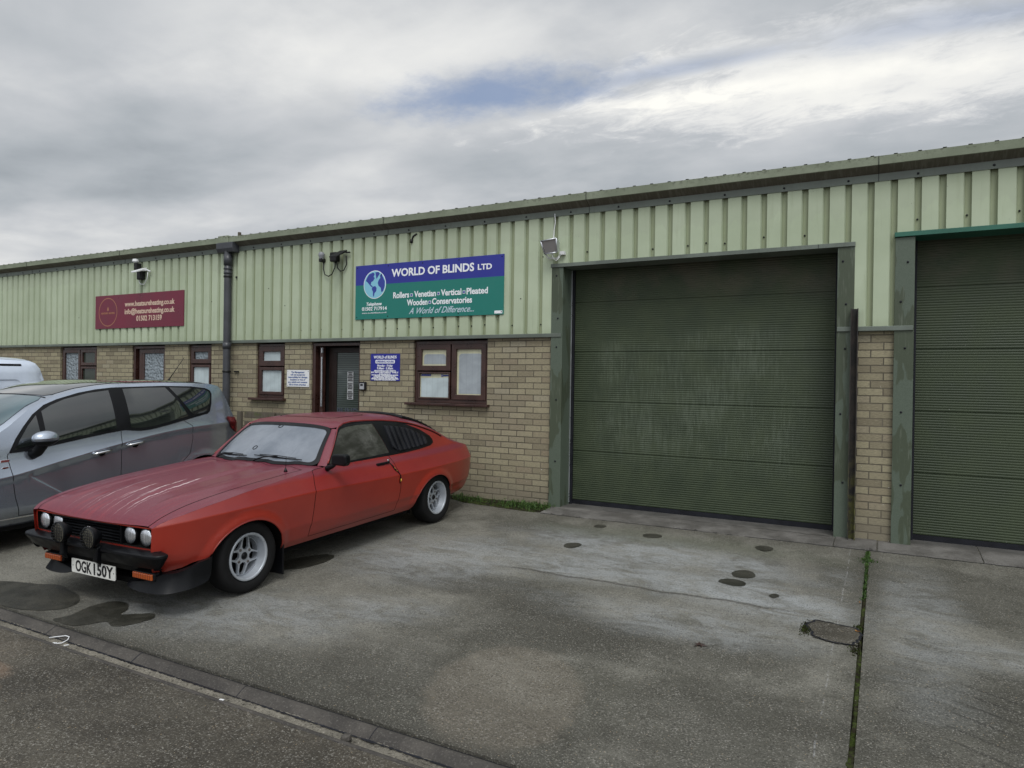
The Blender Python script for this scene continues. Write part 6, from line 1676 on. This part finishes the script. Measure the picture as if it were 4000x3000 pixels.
# mirror
m = MB(); m.smooth = True; N_ = 14; rows = []
for i in range(N_ + 1):
    a = math.pi * i / N_; rows.append([(-.785 + .118 * math.cos(a), 1.02 + .085 * math.sin(a) * math.cos(b) * (1.0 if math.cos(b) > 0 else 1.0), 1.062 + .072 * math.sin(a) * math.sin(b)) for b in [2 * math.pi * j / 16 for j in range(17)]])
m.grid(rows); mr = m.build('wing_mirror', M_grey, MPV)
m = MB(); m.smooth = True; rows = []
for i in range(N_ + 1):
    a = math.pi * i / N_; rows.append([(-.785 + .120 * math.cos(a), 1.02 + .087 * math.sin(a) * math.cos(b), 1.060 + .076 * math.sin(a) * math.sin(b)) for b in [math.pi + math.pi * j / 10 for j in range(11)]])
m.grid([[(x, y, min(z, 1.035)) for x, y, z in r_] for r_ in rows]); m.tube([(-.74, .88, .91), (-.76, .93, .93), (-.78, .98, .99), (-.785, 1.0, 1.03)], [.055, .05, .045, .05], 12)
m.build('mirror_foot', M_car_black, mr, recalc=False)
m = MB(); m.prism([(-.47, .852), (-.545, .852), (-.55, .878), (-.475, .878)], Yg(-.5, .86), Yg(-.5, .86) + .006, 'y'); m.build('side_badge', M_chrome, MPV, bevel=.003)
m = MB(); m.prism([(-.47, .80), (-.50, .792), (-.545, .80), (-.52, .812), (-.49, .812)], Yg(-.5, .8), Yg(-.5, .8) + .005, 'y'); m.build('side_badge', M_chrome, MPV, bevel=.002)
# front end
m = MB(); rows = []
for xx, zz, bl in ((.84, None, 0), (.845, .56, .06), (.85, .45, .08), (.83, .32, .08), (.76, .22, .05)):
    rows.append([(xx + bl * (1 - (k / 5) ** 2), (Yg(.84, .6) if zz is None else Yg(min(.84, xx), zz)) * k / 5, (Zg(.84, Yg(.84, .6) * k / 5) if zz is None else zz)) for k in range(-5, 6)])
m.grid(rows); m.build('front_bumper', M_grey, MPV, angle=60)
m = MB(); m.prism(rounded(-.36, .36, .50, .58, .03), .885, .915, 'x'); m.prism(rounded(-.42, .42, .28, .38, .03), .895, .925, 'x'); m.build('grille', M_car_black, MPV, bevel=.004)
sk = Skin(); sk.add(panel([(.83, .585), (.70, .70), (.50, .76), (.42, .77), (.52, .68), (.70, .58), (.83, .50)], Sg, .03, eps=.004), (0, 1, 0), off=.007); sk.build_lr('headlight', M_headl, MPV)
# underside and wheels
m = MB(); m.box(-3.2, .75, -.62, .62, .20, .26); m.box(-2.2, -.45, -.80, .80, .20, .24)
for A in (GA1, GA2):
    for sg in (1, -1):
        m.grid([[(A[0] + (A[2] + .004) * math.cos(w_), sg * y, A[1] + (A[3] + .004) * math.sin(w_)) for y in (.87, .60)] for w_ in [-.2 + (math.pi + .4) * i / 20 for i in range(21)]])
        m.add([(A[0] + .38, sg * .6, .2), (A[0] - .38, sg * .6, .2), (A[0] - .38, sg * .6, .7), (A[0] + .38, sg * .6, .7)], [(0, 1, 2, 3)])
m.build('underbody', M_void, MPV, recalc=False)
def plain_wheel(parent, x, y, r, rimr, sgn, rimmat):
    t_ = MB(); t_.smooth = True; k = r / .282
    t_.lathe([(rimr, -.08), (rimr + .03, -.1), (r * .93, -.095), (r, -.06), (r, .06), (r * .93, .095), (rimr + .03, .1), (rimr, .085)], (0, 0, 0), (0, 1, 0), 48)
    w_ = t_.build('wheel', M_tyre, parent, recalc=False)
    t_ = MB(); t_.smooth = True; t_.lathe([(rimr, .09), (rimr - .012, .09), (rimr - .018, .06), (rimr - .02, -.05)], (0, 0, 0), (0, 1, 0), 40)
    for i in range(5):
        a = 2 * math.pi * i / 5
        for d_ in (-.16, .16):
            t_.tube([(.03 * math.cos(a), .06, .03 * math.sin(a)), ((rimr - .016) * math.cos(a + d_), .07, (rimr - .016) * math.sin(a + d_))], [.020, .012], 6)
    t_.lathe([(0, .078), (.045, .074), (.055, .05)], (0, 0, 0), (0, 1, 0), 20); t_.build('rim', rimmat, w_, recalc=False)
    t_ = MB(); t_.lathe([(0, -.01), (rimr - .02, -.01)], (0, 0, 0), (0, 1, 0), 24); t_.build('brake', M_void, w_, recalc=False)
    w_.location = (x, y, r); w_.rotation_euler = (0, .4, 0 if sgn > 0 else math.pi)
for x in (0, -2.644):
    for sgn in (1, -1): plain_wheel(MPV, x, sgn * .785, .312, .215, sgn, M_alu)
place(MPV, GM, GO)

# ================================================================ small white van
M_whitep = mat('white_van_paint', lambda T: T.put(T.b.inputs['Base Color'], T.mix(T.step(T.noise(T.obj, 2, 5, .6), .35, .7), (.50, .56, .66), (.60, .66, .76))), rough=.3, coat=.5, coat_r=.08)
VAN = thing('white_van', 'white panel van at the left edge of the photo beyond the grey blue car', 'van')
VM = ((0, -.99966, -.026), (1, 0, 0), (0, -.026, .99966)); VO = (-10.50, -5.75, gz(-5.75))
# x forward from the front axle; rear face near x = -3.2
VA1 = (0, .31, .37, .37); VA2 = (-2.68, .31, .37, .37)
vy = plin([(.2, .80), (.35, .85), (.6, .885), (.95, .895), (1.05, .885), (1.4, .835), (1.68, .785), (1.76, .745), (1.82, .68), (1.9, .5)])
vdf = lin([(-.1, 0), (.3, .02), (.6, .10), (.82, .28)]); vdr = lin([(-2.8, 0), (-3.0, .01), (-3.12, .035), (-3.22, .09)])
def Yv(x, z):
    y = vy(z) - vdf(x) - vdr(x)
    # pressed rectangle with rounded corner in the blank side panel
    ax_, az_ = (x + 2.15), (z - 1.30); d = max(abs(ax_) - .78, abs(az_) - .27)
    q = math.hypot(max(abs(ax_) - .70, 0), max(abs(az_) - .19, 0)) - .08
    y -= .014 * (1 - sst(q, -.03, .0))
    return y
def Sv(x, z): return (x, Yv(x, z), z)
vT = plin([(-3.20, 1.70), (-3.15, 1.765), (-3.08, 1.80), (-2.6, 1.825), (-1.2, 1.835), (-.9, 1.80), (-.6, 1.68), (-.3, 1.45), (0, 1.20), (.2, 1.08), (.5, 1.0), (.75, .85), (.82, .7)])
VX = [.80, .7, .5, .2, 0, -.3, -.6, -.9, -1.2, -2.6, -3.08, -3.15, -3.20]
vout = [(.78, .3), (.82, .5)] + [(x, vT(x)) for x in VX] + [(-3.24, 1.5), (-3.31, 1.2), (-3.36, .9), (-3.38, .5), (-3.36, .28)] + list(reversed(arch_pts(VA2, .26))) + [(-1.3, .22)] + list(reversed(arch_pts(VA1, .26))) + [(.5, .25)]
sk = Skin(); sk.add(panel(vout, Sv, .05, eps=.003, lines=[q + q[:1] for q in (rrect(-2.93, -1.37, 1.03, 1.57, .08, .08), rrect(-2.90, -1.40, 1.06, 1.54, .05, .05), rrect(-2.915, -1.385, 1.045, 1.555, .065, .065))]), (0, 1, 0))
vC = lin([(-3.22, 1.74), (-3.1, 1.84), (-2.6, 1.865), (-1.2, 1.875), (-.9, 1.84), (-.6, 1.72), (-.3, 1.50), (0, 1.26), (.2, 1.15), (.5, 1.06), (.82, .86)])
def Sv2(x, y):
    ye = max(.2, Yv(x, vT(x))); u = min(1.05, abs(y) / ye); c = max(vC(x), vT(x) + .002); return (x, y, c - (c - vT(x)) * (.3 * u ** 2 + .7 * u ** 4))
sk.add(panel([(.82, 0)] + [(x, Yv(x, vT(x)) - .0005) for x in VX] + [(-3.21, 0)], Sv2, .08), (0, 0, 1))
sk.build('body', M_whitep, VAN)
m = MB(); m.grid([[(x - .03 * (1 - (k / 4) ** 2), (Yv(max(x, -3.2), z) - .0) * k / 4, z) for k in range(-4, 5)] for x, z in ((-3.20, 1.70), (-3.24, 1.5), (-3.31, 1.2), (-3.36, .9), (-3.38, .5), (-3.36, .28))]); m.build('rear_door', M_whitep, VAN, angle=60)
sk = Skin(); sk.add(panel([(.02, 0), (0, .6)] + [(x, Yv(x, vT(x)) - .08) for x in (-.3, -.6, -.85)] + [(-.9, 0)], Sv2, .08), (0, 0, 1), off=.004); sk.build('windscreen', M_tint, VAN)
sk = Skin(); sk.add(panel([(-.30, 1.10), (-.45, 1.36), (-.68, 1.60), (-.85, 1.66), (-1.15, 1.68), (-1.15, 1.10)], Sv, .06), (0, 1, 0), off=.004); sk.build('side_window', M_tint, VAN)
m = MB(); strip_on(m, [(-1.2, 1.74), (-2.6, 1.75), (-2.95, 1.745)], Sv, .03, .003, .006); m.build('roof_rail', M_car_black, VAN, recalc=False)
m = MB(); strip_on(m, [(-1.22, .35), (-1.22, 1.70)], Sv, .008, .0006, .0003); strip_on(m, [(-2.2, 1.0), (-1.3, 1.0)], Sv, .008, .0006, .0003); m.build('panel_gap', M_void, VAN, recalc=False)
m = MB(); rows = []
for xx, zz, bl in ((.82, None, 0), (.83, .55, .08), (.83, .40, .10), (.80, .26, .08)):
    rows.append([(xx + bl * (1 - (k / 5) ** 2), Yv(.8, zz or .7) * k / 5, Sv2(.82, Yv(.82, .7) * k / 5)[2] if zz is None else zz) for k in range(-5, 6)])
m.grid(rows); m.build('front_bumper', M_black, VAN, angle=60)
m = MB(); m.tube([(-3.25, .80, 1.36), (-3.285, .82, 1.36), (-3.30, .815, 1.31), (-3.30, .81, 1.27), (-3.27, .80, 1.265)], .013, 6); m.build('door_hinge', M_whitep, VAN, recalc=False)
sk = Skin(); sk.add(panel([(-3.25, 1.0), (-3.32, 1.0), (-3.355, .72), (-3.27, .72)], Sv, .04), (0, 1, 0), off=.01); sk.build_lr('tail_light', M_red_lens, VAN)
m = MB(); m.box(-3.2, .7, -.62, .62, .2, .26)
for A in (VA1, VA2):
    for sg in (1, -1): m.grid([[(A[0] + (A[2] + .004) * math.cos(w_), sg * y, A[1] + (A[3] + .004) * math.sin(w_)) for y in (.86, .60)] for w_ in [-.2 + (math.pi + .4) * i / 20 for i in range(21)]]); m.add([(A[0] + .38, sg * .6, .2), (A[0] - .38, sg * .6, .2), (A[0] - .38, sg * .6, .7), (A[0] + .38, sg * .6, .7)], [(0, 1, 2, 3)])
m.build('underbody', M_void, VAN, recalc=False)
for x in (0, -2.68):
    for sgn in (1, -1): plain_wheel(VAN, x, sgn * .775, .31, .20, sgn, M_black)
place(VAN, VM, VO)

# ---------------------------------------------------------------- one object for each separate piece of a part
def split_loose(names):
    for o in [q for q in bpy.data.objects if q.type == 'MESH' and q.name.split('.')[0] in names]:
        me = o.data; par = list(range(len(me.vertices)))
        def find(a):
            while par[a] != a: par[a] = par[par[a]]; a = par[a]
            return a
        for p in me.polygons:
            a = find(p.vertices[0])
            for v in p.vertices[1:]: par[find(v)] = a
        isl = {}
        for p in me.polygons: isl.setdefault(find(p.vertices[0]), []).append(p.index)
        if len(isl) < 2 or len(isl) > 60: continue
        for k, idx in enumerate(list(isl.values())):
            used = sorted({v for i in idx for v in me.polygons[i].vertices}); ix = {v: i for i, v in enumerate(used)}
            nm = bpy.data.meshes.new(o.name.split('.')[0]); nm.from_pydata([tuple(me.vertices[v].co) for v in used], [], [[ix[v] for v in me.polygons[i].vertices] for i in idx])
            for mm in me.materials: nm.materials.append(mm)
            nm.polygons.foreach_set('use_smooth', [me.polygons[i].use_smooth for i in idx])
            eo = {tuple(sorted(e.vertices)): e.use_edge_sharp for e in me.edges}
            nm.update()
            for e in nm.edges:
                if eo.get(tuple(sorted((used[e.vertices[0]], used[e.vertices[1]])))): e.use_edge_sharp = True
            n_ = o.copy(); n_.data = nm; n_.name = o.name.split('.')[0]; COL.objects.link(n_)
        bpy.data.objects.remove(o)
split_loose({'base_trim', 'eaves_gutter', 'trim_joint', 'gutter_joint', 'wall_cladding', 'backing_wall', 'rear_wall', 'drip_rail', 'drip_channel', 'arch_lip', 'windscreen_pillar', 'window_louvre', 'suction_ring', 'sign_screw', 'square_bullet', 'plate_screw', 'sill_strip', 'pipe_bracket', 'door_pull', 'yellow_stripe', 'wheel_nut', 'window_sticker', 'wheel_arch_liner'})
for o in bpy.data.objects:
    if o.name.startswith('fixing_screw'): o['kind'] = 'stuff'
